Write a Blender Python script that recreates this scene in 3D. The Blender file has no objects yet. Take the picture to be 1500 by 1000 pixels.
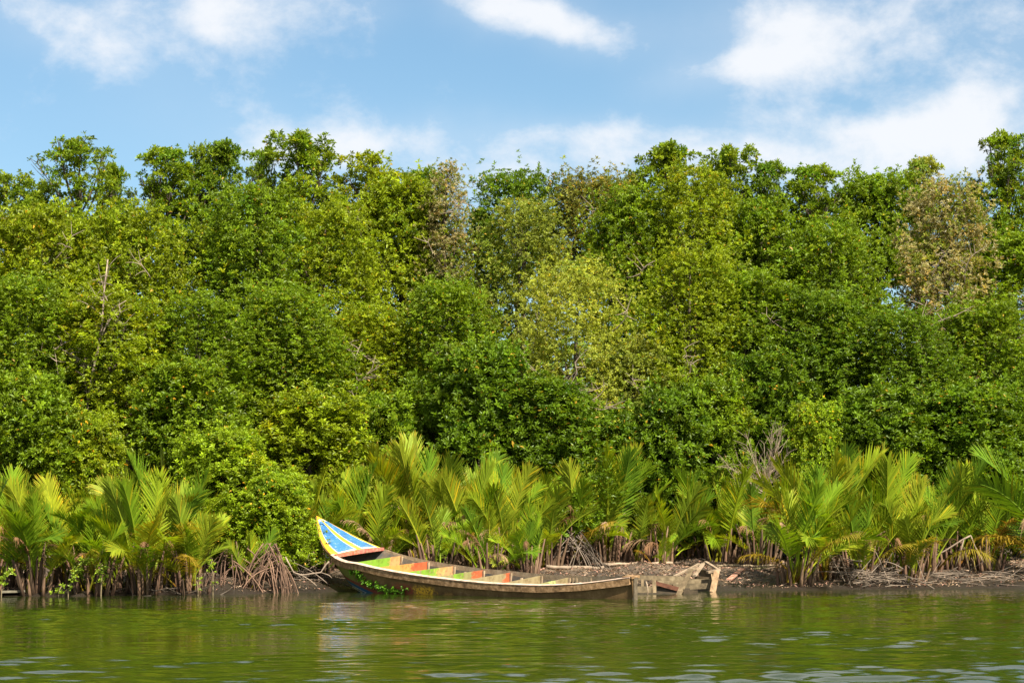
import bpy, math, random
import numpy as np
from mathutils import Vector, Matrix

SEED = 11
random.seed(SEED)
rng = np.random.default_rng(SEED)
scene = bpy.context.scene
COL = scene.collection
R = math.radians

# ------------------------------------------------------------------ camera
FPX, HPY, CAMH = 3000.0, 780.0, 1.33        # focal length in photo pixels, horizon row, eye height above water
cam_d = bpy.data.cameras.new('camera')
cam = bpy.data.objects.new('camera', cam_d)
COL.objects.link(cam)
cam.location = (0, 0, CAMH)
cam.rotation_euler = (R(90), 0, 0)
cam_d.sensor_width = 36.0
cam_d.lens = 72.0
cam_d.shift_y = (HPY - 500) / 1500.0
cam_d.clip_start = 0.5
cam_d.clip_end = 3000
scene.camera = cam

# ------------------------------------------------------------------ light
SUN = Vector((0.44, -0.72, 0.94)).normalized()       # towards the sun: behind the camera, high, to its right
sun_d = bpy.data.lights.new('sun', 'SUN')
sun_d.energy = 5.0
sun_d.angle = R(0.53)
sun_d.color = (1.0, 0.93, 0.80)
sun = bpy.data.objects.new('sun', sun_d)
COL.objects.link(sun)
sun.rotation_euler = SUN.to_track_quat('Z', 'Y').to_euler()
sun.location = (20, -25, 40)

world = bpy.data.worlds.new('World')
scene.world = world
world.use_nodes = True
wn, wl = world.node_tree.nodes, world.node_tree.links
wn.clear()


def N(nodes, typ, **kw):
    n = nodes.new(typ)
    for k, v in kw.items():
        if k.startswith('i_'):
            key = k[2:]
            n.inputs[int(key) if key.isdigit() else key.replace('_', ' ')].default_value = v
        else:
            setattr(n, k, v)
    return n


def math_node(nodes, links, op, a, b=None, clamp=False):
    n = nodes.new('ShaderNodeMath')
    n.operation = op
    n.use_clamp = clamp
    for i, v in enumerate((a, b)):
        if v is None:
            continue
        if isinstance(v, (int, float)):
            n.inputs[i].default_value = v
        else:
            links.new(v, n.inputs[i])
    return n.outputs[0]


def build_sky():
    M = lambda op, a, b=None, c=False: math_node(wn, wl, op, a, b, c)
    out = wn.new('ShaderNodeOutputWorld')
    bg = wn.new('ShaderNodeBackground')
    bg.inputs['Strength'].default_value = 0.073
    sky = wn.new('ShaderNodeTexSky')
    sky.sky_type = 'NISHITA'
    sky.sun_disc = False
    sky.sun_elevation = math.asin(SUN.z)
    sky.sun_rotation = math.atan2(SUN.x, SUN.y)
    sky.altitude = 0
    sky.air_density = 1.0
    sky.dust_density = 0.9
    sky.ozone_density = 2.5
    hs = wn.new('ShaderNodeHueSaturation')
    hs.inputs['Saturation'].default_value = 1.08
    hs.inputs['Hue'].default_value = 0.489
    hs.inputs['Value'].default_value = 0.86
    wl.new(sky.outputs[0], hs.inputs['Color'])
    tc = wn.new('ShaderNodeTexCoord')
    sep = wn.new('ShaderNodeSeparateXYZ')
    wl.new(tc.outputs['Generated'], sep.inputs[0])
    X, Y, Z = sep.outputs
    # clouds live on a flat layer overhead: project each direction on it
    zz = M('ADD', M('MAXIMUM', Z, 0.0), 0.14)
    comb = wn.new('ShaderNodeCombineXYZ')
    wl.new(M('DIVIDE', X, zz), comb.inputs[0])
    wl.new(M('DIVIDE', Y, zz), comb.inputs[1])
    n1 = N(wn, 'ShaderNodeTexNoise', i_Scale=17.0, i_Detail=10.0, i_Roughness=0.62, i_Distortion=0.1)
    n2 = N(wn, 'ShaderNodeTexNoise', i_Scale=0.75, i_Detail=3.0, i_Roughness=0.5)
    pf = wn.new('ShaderNodeMapping')
    pf.inputs['Scale'].default_value = (1, 1, 1.5)
    pf.inputs['Location'].default_value = (3.1, 0.7, 1.9)
    wl.new(tc.outputs['Generated'], pf.inputs[0])
    wl.new(pf.outputs[0], n1.inputs['Vector'])
    wl.new(comb.outputs[0], n2.inputs['Vector'])
    # cloud banks seen beyond the forest (azimuth, elevation as tangents from the river)
    az = M('DIVIDE', X, M('MAXIMUM', Y, 0.05))
    el = M('DIVIDE', Z, M('MAXIMUM', Y, 0.05))
    wob = N(wn, 'ShaderNodeTexNoise', i_Scale=9.0, i_Detail=4.0, i_Roughness=0.6)
    wl.new(tc.outputs['Generated'], wob.inputs['Vector'])
    ws = wn.new('ShaderNodeSeparateColor')
    wl.new(wob.outputs['Color'], ws.inputs[0])
    az = M('ADD', az, M('MULTIPLY', M('SUBTRACT', ws.outputs[0], 0.5), 0.045))
    el = M('ADD', el, M('MULTIPLY', M('SUBTRACT', ws.outputs[1], 0.5), 0.035))
    banks = [(1190, 40, 190, 62, 1.0, 0.0), (1075, 105, 105, 30, 0.75, -0.15), (1440, 140, 120, 42, 0.7, -0.28), (1255, 180, 130, 24, 0.5, 0.1),
             (1390, 225, 330, 55, 0.75, -0.08), (1490, 20, 70, 60, 0.6, 0.0), (1080, 225, 220, 45, 0.55, 0.0),
             (110, 40, 125, 52, 0.8, 0.25), (320, 30, 90, 46, 0.9, 0.1), (820, 25, 110, 40, 0.9, 0.15), (690, 15, 60, 40, 0.6, 0.0), (500, 15, 80, 35, 0.45, 0.0),
             (520, 205, 170, 32, 0.55, -0.1), (850, 195, 120, 24, 0.4, 0.0), (720, 245, 230, 55, 0.6, 0.0), (300, 170, 160, 60, 0.25, 0.0)]
    tot = None
    for (px, py, rx, ry, a, tilt) in banks:
        cx, cy = (px - 750) / FPX, (HPY - py) / FPX
        dx, dy = M('SUBTRACT', az, cx), M('SUBTRACT', el, cy)
        dy = M('ADD', dy, M('MULTIPLY', dx, tilt))
        ex, ey = M('DIVIDE', dx, rx / FPX), M('DIVIDE', dy, ry / FPX)
        r2 = M('ADD', M('MULTIPLY', ex, ex), M('MULTIPLY', ey, ey))
        g = M('MULTIPLY', M('POWER', 2.718, M('MULTIPLY', r2, -1.0)), a)
        tot = g if tot is None else M('ADD', tot, g)
    # ahead of the river the banks rule; elsewhere the same kind of clouds come from the layer alone
    ahead = M('MULTIPLY', M('MULTIPLY', M('SUBTRACT', Y, 0.80), 6.0, True), M('MULTIPLY', M('SUBTRACT', 0.33, el), 14.0, True))
    rest = M('MULTIPLY', M('SUBTRACT', 1.0, ahead), M('MULTIPLY', M('SUBTRACT', n2.outputs[0], 0.26), 3.2))
    tot = M('ADD', M('MULTIPLY', tot, ahead), rest)
    dens = M('ADD', M('MULTIPLY', tot, 0.95), M('MULTIPLY', M('SUBTRACT', n1.outputs[0], 0.5), 2.0))
    mr = wn.new('ShaderNodeMapRange')
    mr.interpolation_type = 'SMOOTHSTEP'
    mr.inputs['From Min'].default_value = 0.10
    mr.inputs['From Max'].default_value = 1.0
    wl.new(dens, mr.inputs['Value'])
    thin = M('MULTIPLY', M('MULTIPLY', tot, 0.42, True), M('ADD', n1.outputs[0], 0.35))
    fac = M('MULTIPLY', M('MAXIMUM', mr.outputs[0], thin), 0.92)
    mix = wn.new('ShaderNodeMix')
    mix.data_type = 'RGBA'
    wl.new(fac, mix.inputs['Factor'])
    wl.new(hs.outputs[0], mix.inputs['A'])
    mix.inputs['B'].default_value = (5.5, 5.6, 5.8, 1)
    wl.new(mix.outputs['Result'], bg.inputs['Color'])
    wl.new(bg.outputs[0], out.inputs[0])


build_sky()
scene.render.engine = 'CYCLES'
vs = scene.view_settings
vs.view_transform = 'Standard'
vs.look = 'None'
vs.gamma = 1.0
vs.use_curve_mapping = False
vs.exposure = 1.27
scene.cycles.max_bounces = 6
scene.cycles.diffuse_bounces = 3
scene.cycles.glossy_bounces = 3
scene.cycles.transmission_bounces = 4
scene.cycles.use_denoising = True


# ------------------------------------------------------------------ helpers
def P(px, py, Y):
    """world point that the photograph shows at (px, py) when it stands Y metres out"""
    return Vector(((px - 750) / FPX * Y, Y, CAMH + (HPY - py) / FPX * Y))


def proj(p):
    return 750 + p[0] / p[1] * FPX, HPY - (p[2] - CAMH) / p[1] * FPX


def link(o, parent=None, label=None, cat=None, group=None, kind=None):
    COL.objects.link(o)
    if parent is not None:
        o.parent = parent
    for k, v in (('label', label), ('category', cat), ('group', group), ('kind', kind)):
        if v:
            o[k] = v
    return o


def empty(name, loc, label, cat, group=None, rz=0.0):
    o = bpy.data.objects.new(name, None)
    o.empty_display_size = 0.2
    o.location = loc
    o.rotation_euler = (0, 0, rz)
    return link(o, None, label, cat, group)


def mesh_np(name, V, F, tint=None, mat=None, smooth=False):
    """mesh from numpy arrays; F is an (n,3) or (n,4) index array or a list of faces"""
    me = bpy.data.meshes.new(name)
    V = np.asarray(V, dtype=np.float32).reshape(-1, 3)
    if isinstance(F, np.ndarray):
        k = F.shape[1]
        me.vertices.add(len(V))
        me.vertices.foreach_set('co', V.ravel())
        me.loops.add(F.size)
        me.loops.foreach_set('vertex_index', F.astype(np.int32).ravel())
        me.polygons.add(len(F))
        me.polygons.foreach_set('loop_start', np.arange(0, F.size, k, dtype=np.int32))
        me.update(calc_edges=True)
    else:
        me.from_pydata(V.tolist(), [], F)
        me.update()
    if tint is not None:
        t = np.ones((len(V), 4), dtype=np.float32)
        t[:, :3] = tint
        a = me.attributes.new('tint', 'FLOAT_COLOR', 'POINT')
        a.data.foreach_set('color', t.ravel())
    me.polygons.foreach_set('use_smooth', np.full(len(me.polygons), bool(smooth)))
    if mat:
        me.materials.append(mat)
    return me


class MB:
    """collects shapes into one mesh"""

    def __init__(self):
        self.v, self.f, self.t = [], [], []

    def add(self, verts, faces, tint=(1, 1, 1)):
        b = len(self.v)
        self.v += [tuple(p) for p in verts]
        self.f += [tuple(b + i for i in f) for f in faces]
        self.t += [tint] * len(verts)
        return self

    def tube(self, pts, radii, sides=6, tint=(1, 1, 1), cap=True):
        pts = [Vector(p) for p in pts]
        n = len(pts)
        V, F = [], []
        ref = Vector((0.3, 0.9, 0.2)).normalized()
        for i, p in enumerate(pts):
            t = (pts[min(i + 1, n - 1)] - pts[max(i - 1, 0)])
            t = t.normalized() if t.length > 1e-6 else Vector((0, 0, 1))
            a = t.cross(ref)
            if a.length < 1e-3:
                a = t.cross(Vector((1, 0, 0)))
            a.normalize()
            b = t.cross(a)
            for k in range(sides):
                an = 2 * math.pi * k / sides
                V.append(p + (a * math.cos(an) + b * math.sin(an)) * radii[i])
        for i in range(n - 1):
            for k in range(sides):
                k2 = (k + 1) % sides
                F.append((i * sides + k, i * sides + k2, (i + 1) * sides + k2, (i + 1) * sides + k))
        if cap:
            F.append(tuple(reversed(range(sides))))
            F.append(tuple((n - 1) * sides + k for k in range(sides)))
        return self.add(V, F, tint)

    def board(self, p0, p1, wide, thick, up=(0, 0, 1), tint=(1, 1, 1), taper=1.0, rough=0.0):
        """a plank from p0 to p1; 'wide' is measured along up, 'thick' across it"""
        p0, p1, up = Vector(p0), Vector(p1), Vector(up)
        d = (p1 - p0).normalized()
        s = d.cross(up).normalized()
        u = s.cross(d).normalized()
        V, F = [], []
        segs = 5
        for i in range(segs + 1):
            q = i / segs
            c = p0.lerp(p1, q)
            w = wide * (1 + (taper - 1) * q) / 2 * (1 + random.uniform(-rough, rough))
            th = thick / 2
            e = min(0.006, th * 0.4)
            for (a, b) in ((-1, -1), (1, -1), (1, 1), (-1, 1)):
                V.append(c + u * (w * b) + s * (th * a) + u * random.uniform(-rough, rough) * 0.02)
        for i in range(segs):
            for k in range(4):
                k2 = (k + 1) % 4
                F.append((i * 4 + k, i * 4 + k2, i * 4 + 4 + k2, i * 4 + 4 + k))
        F.append((3, 2, 1, 0))
        F.append(tuple(segs * 4 + k for k in range(4)))
        return self.add(V, F, tint)

    def build(self, name, mat, parent=None, origin=(0, 0, 0), smooth=False, **kw):
        V = np.array(self.v, dtype=np.float32).reshape(-1, 3) - np.array(origin, dtype=np.float32)
        me = mesh_np(name, V, self.f, np.array(self.t), mat, smooth)
        o = bpy.data.objects.new(name, me)
        if parent is None:
            o.location = origin
        return link(o, parent, **kw)


def bez(p0, p1, p2, n=7):
    p0, p1, p2 = Vector(p0), Vector(p1), Vector(p2)
    return [(p0 * (1 - t) ** 2 + p1 * (2 * t * (1 - t)) + p2 * t * t) for t in (i / (n - 1) for i in range(n))]


# ------------------------------------------------------------------ materials
def new_mat(name):
    m = bpy.data.materials.new(name)
    m.use_nodes = True
    nt = m.node_tree
    nt.nodes.clear()
    out = nt.nodes.new('ShaderNodeOutputMaterial')
    return m, nt.nodes, nt.links, out


def ramp(nodes, stops):
    r = nodes.new('ShaderNodeValToRGB')
    el = r.color_ramp.elements
    while len(el) < len(stops):
        el.new(0.5)
    for e, (p, c) in zip(el, stops):
        e.position = p
        e.color = (*c, 1)
    return r


def leaf_material(name, rough=0.42, spec=0.45, transl=0.28, use_obj=False, tboost=(1.25, 1.3, 0.5)):
    m, n, l, out = new_mat(name)
    at = N(n, 'ShaderNodeAttribute', attribute_name='tint')
    col = at.outputs['Color']
    if use_obj:
        oi = n.new('ShaderNodeObjectInfo')
        mx = n.new('ShaderNodeMix')
        mx.data_type = 'RGBA'
        mx.blend_type = 'MULTIPLY'
        mx.inputs['Factor'].default_value = 1
        l.new(col, mx.inputs['A'])
        l.new(oi.outputs['Color'], mx.inputs['B'])
        col = mx.outputs['Result']
    bs = N(n, 'ShaderNodeBsdfPrincipled', i_Roughness=rough)
    bs.inputs['Specular IOR Level'].default_value = spec
    l.new(col, bs.inputs['Base Color'])
    tr = n.new('ShaderNodeBsdfTranslucent')
    mb = n.new('ShaderNodeMix')
    mb.data_type = 'RGBA'
    mb.blend_type = 'MULTIPLY'
    mb.inputs['Factor'].default_value = 1
    l.new(col, mb.inputs['A'])
    mb.inputs['B'].default_value = (*tboost, 1)
    l.new(mb.outputs['Result'], tr.inputs['Color'])
    ms = n.new('ShaderNodeMixShader')
    ms.inputs[0].default_value = transl
    l.new(bs.outputs[0], ms.inputs[1])
    l.new(tr.outputs[0], ms.inputs[2])
    l.new(ms.outputs[0], out.inputs[0])
    return m


def noise_material(name, stops, scale=8.0, detail=6.0, rough=0.85, bump=0.3, stretch=(1, 1, 1), bump_scale=None, use_tint=False, spec=0.3, dist=0.02):
    m, n, l, out = new_mat(name)
    tc = n.new('ShaderNodeTexCoord')
    mp = n.new('ShaderNodeMapping')
    mp.inputs['Scale'].default_value = stretch
    l.new(tc.outputs['Object'], mp.inputs[0])
    nz = N(n, 'ShaderNodeTexNoise', i_Scale=scale, i_Detail=detail, i_Roughness=0.62)
    l.new(mp.outputs[0], nz.inputs['Vector'])
    rp = ramp(n, stops)
    l.new(nz.outputs[0], rp.inputs[0])
    bs = N(n, 'ShaderNodeBsdfPrincipled', i_Roughness=rough)
    bs.inputs['Specular IOR Level'].default_value = spec
    col = rp.outputs[0]
    if use_tint:
        at = N(n, 'ShaderNodeAttribute', attribute_name='tint')
        mx = n.new('ShaderNodeMix')
        mx.data_type = 'RGBA'
        mx.blend_type = 'MULTIPLY'
        mx.inputs['Factor'].default_value = 1
        l.new(col, mx.inputs['A'])
        l.new(at.outputs['Color'], mx.inputs['B'])
        col = mx.outputs['Result']
    l.new(col, bs.inputs['Base Color'])
    if bump:
        b = N(n, 'ShaderNodeBump', i_Strength=bump, i_Distance=dist)
        if bump_scale:
            nb = N(n, 'ShaderNodeTexNoise', i_Scale=bump_scale, i_Detail=5.0)
            l.new(mp.outputs[0], nb.inputs['Vector'])
            l.new(nb.outputs[0], b.inputs['Height'])
        else:
            l.new(nz.outputs[0], b.inputs['Height'])
        l.new(b.outputs[0], bs.inputs['Normal'])
    l.new(bs.outputs[0], out.inputs[0])
    return m


def paint_material(name, coats, wood=(0.30, 0.22, 0.13), wear=0.45, wscale=9.0, rough=0.6, stretch=(1, 1, 1)):
    """worn paint: coats = [(start along the board 0..1, colour)], flaking to bare wood"""
    m, n, l, out = new_mat(name)
    tc = n.new('ShaderNodeTexCoord')
    sep = n.new('ShaderNodeSeparateXYZ')
    l.new(tc.outputs['Generated'], sep.inputs[0])
    n1 = N(n, 'ShaderNodeTexNoise', i_Scale=4.0, i_Detail=5.0, i_Roughness=0.6)
    l.new(tc.outputs['Object'], n1.inputs['Vector'])
    pos = math_node(n, l, 'ADD', sep.outputs[0], math_node(n, l, 'MULTIPLY', math_node(n, l, 'SUBTRACT', n1.outputs[0], 0.5), 0.5))
    stops = []
    for i, (s, c) in enumerate(coats):
        if i:
            stops.append((max(0, s - 0.025), coats[i - 1][1]))
        stops.append((min(1, s + 0.025) if i else 0.0, c))
    rp = ramp(n, stops)
    l.new(pos, rp.inputs[0])
    mp = n.new('ShaderNodeMapping')
    mp.inputs['Scale'].default_value = stretch
    l.new(tc.outputs['Object'], mp.inputs[0])
    n2 = N(n, 'ShaderNodeTexNoise', i_Scale=wscale, i_Detail=8.0, i_Roughness=0.7)
    l.new(mp.outputs[0], n2.inputs['Vector'])
    mr = N(n, 'ShaderNodeMapRange')
    mr.inputs['From Min'].default_value = 1.0 - wear - 0.06
    mr.inputs['From Max'].default_value = 1.0 - wear + 0.06
    l.new(n2.outputs[0], mr.inputs['Value'])
    nw = N(n, 'ShaderNodeTexNoise', i_Scale=14.0, i_Detail=6.0)
    l.new(tc.outputs['Object'], nw.inputs['Vector'])
    wr = ramp(n, [(0.3, tuple(c * 0.6 for c in wood)), (0.7, tuple(min(1, c * 1.25) for c in wood))])
    l.new(nw.outputs[0], wr.inputs[0])
    mx = n.new('ShaderNodeMix')
    mx.data_type = 'RGBA'
    l.new(mr.outputs[0], mx.inputs['Factor'])
    l.new(rp.outputs[0], mx.inputs['A'])
    l.new(wr.outputs[0], mx.inputs['B'])
    # grime and weathering over everything
    n3 = N(n, 'ShaderNodeTexNoise', i_Scale=5.5, i_Detail=9.0, i_Roughness=0.72)
    l.new(tc.outputs['Object'], n3.inputs['Vector'])
    gr = ramp(n, [(0.32, (0.55, 0.48, 0.40)), (0.50, (1, 1, 1))])
    l.new(n3.outputs[0], gr.inputs[0])
    gm = n.new('ShaderNodeMix')
    gm.data_type = 'RGBA'
    gm.blend_type = 'MULTIPLY'
    gm.inputs['Factor'].default_value = 1
    l.new(mx.outputs['Result'], gm.inputs['A'])
    l.new(gr.outputs[0], gm.inputs['B'])
    bs = N(n, 'ShaderNodeBsdfPrincipled', i_Roughness=rough)
    bs.inputs['Specular IOR Level'].default_value = 0.3
    l.new(gm.outputs['Result'], bs.inputs['Base Color'])
    b = N(n, 'ShaderNodeBump', i_Strength=0.35, i_Distance=0.006)
    l.new(n2.outputs[0], b.inputs['Height'])
    l.new(b.outputs[0], bs.inputs['Normal'])
    l.new(bs.outputs[0], out.inputs[0])
    return m


MAT = {}
MAT['leaf'] = leaf_material('mangrove_leaf', 0.46, 0.25, 0.36, use_obj=True, tboost=(1.35, 1.3, 0.4))
MAT['leaf_small'] = leaf_material('fine_leaf', 0.5, 0.35, 0.30)
MAT['frond'] = leaf_material('palm_frond', 0.55, 0.15, 0.36, use_obj=True, tboost=(1.3, 1.25, 0.4))
MAT['dry'] = leaf_material('dry_leaf', 0.8, 0.1, 0.15, use_obj=True, tboost=(1.1, 1.0, 0.8))
MAT['bark'] = noise_material('bark', [(0.3, (0.09, 0.07, 0.055)), (0.7, (0.22, 0.185, 0.15))], 6, 7, 0.9, 0.6, (3, 3, 0.6), use_tint=True)
MAT['root'] = noise_material('root_bark', [(0.3, (0.10, 0.058, 0.036)), (0.75, (0.29, 0.180, 0.120))], 9, 6, 0.9, 0.5, use_tint=True)
MAT['drywood'] = noise_material('dry_wood', [(0.3, (0.20, 0.155, 0.115)), (0.75, (0.44, 0.36, 0.28))], 7, 7, 0.9, 0.5, use_tint=True)
MAT['stalk'] = noise_material('palm_stalk', [(0.3, (0.10, 0.055, 0.03)), (0.75, (0.26, 0.165, 0.095))], 7, 6, 0.75, 0.4, (4, 4, 0.5), use_tint=True)
MAT['litter'] = leaf_material('leaf_litter', 0.85, 0.15, 0.05)


# ------------------------------------------------------------------ ground and water
def yshore(x):
    return 45.7 + 0.27 * x + 0.14 * math.sin(x * 0.9 + 0.5) + 0.08 * math.sin(x * 2.3 + 1.0) + 2.3 * math.exp(-((x + 2.9) / 1.9) ** 2)


_GD = [-60, -8, -1, 0, 0.5, 1.6, 4.0, 6.5, 9.0, 20, 400]
_GZ = [-3.5, -1.2, -0.2, 0, 0.11, 0.20, 0.46, 0.66, 0.78, 0.95, 1.6]


def gz(x, y):
    xs = max(-60, min(60, x))
    d = y - yshore(xs)
    n = 0.03 * math.sin(x * 3.1 + y * 1.3) + 0.022 * math.sin(x * 7.3 - y * 4.1) + 0.04 * math.sin(x * 1.1 + y * 2.3)
    return float(np.interp(d, _GD, _GZ)) + n * min(1, max(0.0, 0.5 + d * 0.5))


def at_shore(px, d):
    """ground point in the photo's column px, d metres behind the water's edge"""
    k = (px - 750) / FPX
    Y = 46.0 + d
    for _ in range(12):
        Y = yshore(k * Y) + d
    return Vector((k * Y, Y, gz(k * Y, Y)))


def build_ground():
    xs = np.concatenate([[-900, -300, -120, -60, -30, -20], np.arange(-15, 16.01, 0.2), [20, 30, 60, 120, 300, 900]])
    ys = np.concatenate([[-900, -100, 0, 25, 35, 40], np.arange(41, 58.01, 0.14), np.arange(59, 80, 2.0), [100, 140, 220, 500, 1500]])
    V = [(x, y, gz(x, y)) for y in ys for x in xs]
    nx = len(xs)
    i, j = np.meshgrid(np.arange(nx - 1), np.arange(len(ys) - 1))
    a = (j * nx + i).ravel()
    F = np.stack([a, a + 1, a + nx + 1, a + nx], 1)
    m, n, l, out = new_mat('mud')
    tc = n.new('ShaderNodeTexCoord')
    n1 = N(n, 'ShaderNodeTexNoise', i_Scale=1.1, i_Detail=8.0, i_Roughness=0.65)
    n2 = N(n, 'ShaderNodeTexNoise', i_Scale=17.0, i_Detail=6.0, i_Roughness=0.7)
    for q in (n1, n2):
        l.new(tc.outputs['Object'], q.inputs['Vector'])
    r1 = ramp(n, [(0.35, (0.052, 0.036, 0.025)), (0.52, (0.135, 0.094, 0.060)), (0.72, (0.28, 0.20, 0.115))])
    r2 = ramp(n, [(0.38, (0.28, 0.26, 0.26)), (0.58, (1, 1, 1))])
    l.new(n1.outputs[0], r1.inputs[0])
    l.new(n2.outputs[0], r2.inputs[0])
    mx = n.new('ShaderNodeMix')
    mx.data_type = 'RGBA'
    mx.blend_type = 'MULTIPLY'
    mx.inputs['Factor'].default_value = 1
    l.new(r1.outputs[0], mx.inputs['A'])
    l.new(r2.outputs[0], mx.inputs['B'])
    # soaked mud above the waterline, darkened further to paint in the palms' shade
    geo = n.new('ShaderNodeNewGeometry')
    sp = n.new('ShaderNodeSeparateXYZ')
    l.new(geo.outputs['Position'], sp.inputs[0])
    wet_shade = N(n, 'ShaderNodeMapRange')
    wet_shade.inputs['From Min'].default_value = 0.12
    wet_shade.inputs['From Max'].default_value = 0.46
    l.new(math_node(n, l, 'ADD', sp.outputs[2], math_node(n, l, 'MULTIPLY', math_node(n, l, 'SUBTRACT', n1.outputs[0], 0.5), 0.25)), wet_shade.inputs['Value'])
    mw = n.new('ShaderNodeMix')
    mw.data_type = 'RGBA'
    l.new(wet_shade.outputs[0], mw.inputs['Factor'])
    mw.inputs['A'].default_value = (0.024, 0.017, 0.011, 1)
    l.new(mx.outputs['Result'], mw.inputs['B'])
    bs = N(n, 'ShaderNodeBsdfPrincipled', i_Roughness=0.8)
    rr = math_node(n, l, 'ADD', math_node(n, l, 'MULTIPLY', wet_shade.outputs[0], 0.5), 0.38)
    l.new(rr, bs.inputs['Roughness'])
    l.new(mw.outputs['Result'], bs.inputs['Base Color'])
    b = N(n, 'ShaderNodeBump', i_Strength=0.9, i_Distance=0.05)
    l.new(n2.outputs[0], b.inputs['Height'])
    l.new(b.outputs[0], bs.inputs['Normal'])
    l.new(bs.outputs[0], out.inputs[0])
    o = bpy.data.objects.new('ground', mesh_np('ground', V, F, None, m, True))
    link(o, None, 'brown mud bank and forest floor behind the river edge', 'ground', kind='structure')


def build_water():
    xs = np.concatenate([[-900, -200, -60, -30, -18], np.arange(-13, 14.01, 0.115), [18, 30, 60, 200, 900]])
    ys = np.concatenate([[-900, -100, -20, 5, 12], np.arange(16, 24, 0.055), np.arange(24, 52, 0.075), [54, 60]])
    X, Y = np.meshgrid(xs, ys)
    Z = np.zeros_like(X)
    g = np.random.default_rng(5)
    env = np.zeros_like(X)
    for _ in range(10):
        kx, ky = g.normal(0, 0.5), g.normal(0, 0.55)
        env += np.sin(kx * X + ky * Y + g.uniform(0, 6.28))
    env = 0.85 + 0.30 * env / 2.2
    env = np.clip(env, 0.3, 1.6)
    for lam, s, n in ((1.4, 0.010, 7), (0.75, 0.024, 10), (0.48, 0.046, 14), (0.33, 0.062, 14)):
        for _ in range(n):
            L = lam * g.uniform(0.75, 1.3)
            k = 2 * math.pi / L
            th = g.normal(0, 0.52)
            kx, ky = k * math.sin(th), k * math.cos(th)
            a = s / k * g.uniform(0.6, 1.2) / math.sqrt(n / 3.0)
            Z += a * np.sin(kx * X + ky * Y + g.uniform(0, 6.28))
    Z *= env * np.interp(Y, [16, 19.5, 22.5, 60], [1.7, 1.55, 0.92, 0.72])
    inside = (X > -13.5) & (X < 14.5) & (Y > 15) & (Y < 52)
    Z = np.where(inside, Z, 0)
    # the water calms where it meets the bank
    sh = 45.7 + 0.27 * X
    calm = np.clip((sh - Y) / 6.0, 0.12, 1.0)
    Z *= calm
    V = np.stack([X, Y, Z], -1).reshape(-1, 3)
    nx = len(xs)
    i, j = np.meshgrid(np.arange(nx - 1), np.arange(len(ys) - 1))
    a = (j * nx + i).ravel()
    F = np.stack([a, a + 1, a + nx + 1, a + nx], 1)
    m, n, l, out = new_mat('river_water')
    tc = n.new('ShaderNodeTexCoord')
    mp = n.new('ShaderNodeMapping')
    mp.inputs['Scale'].default_value = (0.5, 1.6, 1)
    l.new(tc.outputs['Object'], mp.inputs[0])
    nz = N(n, 'ShaderNodeTexNoise', i_Scale=5.0, i_Detail=4.0, i_Roughness=0.55)
    l.new(mp.outputs[0], nz.inputs['Vector'])
    nc = N(n, 'ShaderNodeTexNoise', i_Scale=0.35, i_Detail=4.0)
    l.new(tc.outputs['Object'], nc.inputs['Vector'])
    rp = ramp(n, [(0.35, (0.012, 0.022, 0.002)), (0.7, (0.022, 0.030, 0.003))])
    l.new(nc.outputs[0], rp.inputs[0])
    bs = N(n, 'ShaderNodeBsdfPrincipled', i_Roughness=0.02, i_IOR=1.333)
    bs.inputs['Specular IOR Level'].default_value = 0.38
    l.new(rp.outputs[0], bs.inputs['Base Color'])
    b = N(n, 'ShaderNodeBump', i_Strength=0.4, i_Distance=0.012)
    l.new(nz.outputs[0], b.inputs['Height'])
    l.new(b.outputs[0], bs.inputs['Normal'])
    l.new(bs.outputs[0], out.inputs[0])
    o = bpy.data.objects.new('water', mesh_np('water', V, F, None, m, True))
    link(o, None, 'green rippled river water in front of the bank', 'water', kind='structure')


build_ground()
build_water()

# ------------------------------------------------------------------ the painted longboat
TH = R(45)
AX = Vector((math.cos(TH), -math.sin(TH), 0))       # bow -> stern
SX = Vector((math.sin(TH), math.cos(TH), 0))        # towards the far side
STERN = Vector((2.45, 40.85, 0))
BL = 9.92
BOW = STERN - AX * BL
_U = [0, .1, .3, .6, .9, 1.2, 1.65, 2.5, 3.5, 4.5, 5.5, 6.5, 7.5, 8.3, 9.0, 9.6, 9.92]
_B = [.015, .075, .22, .42, .56, .67, .78, .85, .87, .85, .80, .72, .61, .48, .33, .18, .10]


def hb(u):
    return float(np.interp(u, _U, _B))


NEAR_PX = [(463, 756), (465.5, 772), (470, 787), (480, 803), (498, 816), (516, 823.5), (546, 831.5), (572, 836.5), (590, 839.5), (626, 845), (674, 850.5), (722, 855), (770, 857), (801, 857.8), (851, 855.5), (889, 850.8), (921, 846), (932, 845)]
FAR_PX = [(464.8, 756), (494, 772), (533, 792.5), (559, 803), (580, 810.5), (605, 816.5), (626, 821), (662, 827), (708, 833.5), (750, 837), (793, 841.5), (834, 844), (877, 845), (921, 844.5), (940, 844)]


def rail_z(tab, p):
    px = 750 + p.x / p.y * FPX
    py = np.interp(px, [t[0] for t in tab], [t[1] for t in tab])
    return CAMH + (HPY - py) / FPX * p.y


def near_pt(u):
    p = BOW + AX * u - SX * hb(u)
    p.z = rail_z(NEAR_PX, p)
    if u < 2.2:                                      # the steep rise of the prow
        py = np.interp(u, [0, .15, .3, .6, .9, 1.2, 1.65, 2.2], [756, 762, 769, 785, 798, 808, 818.5, 827])
        p.z = CAMH + (HPY - py) / FPX * p.y
    return p


def far_pt(u):
    p = BOW + AX * u + SX * hb(u)
    p.z = rail_z(FAR_PX, p)
    return p


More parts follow.
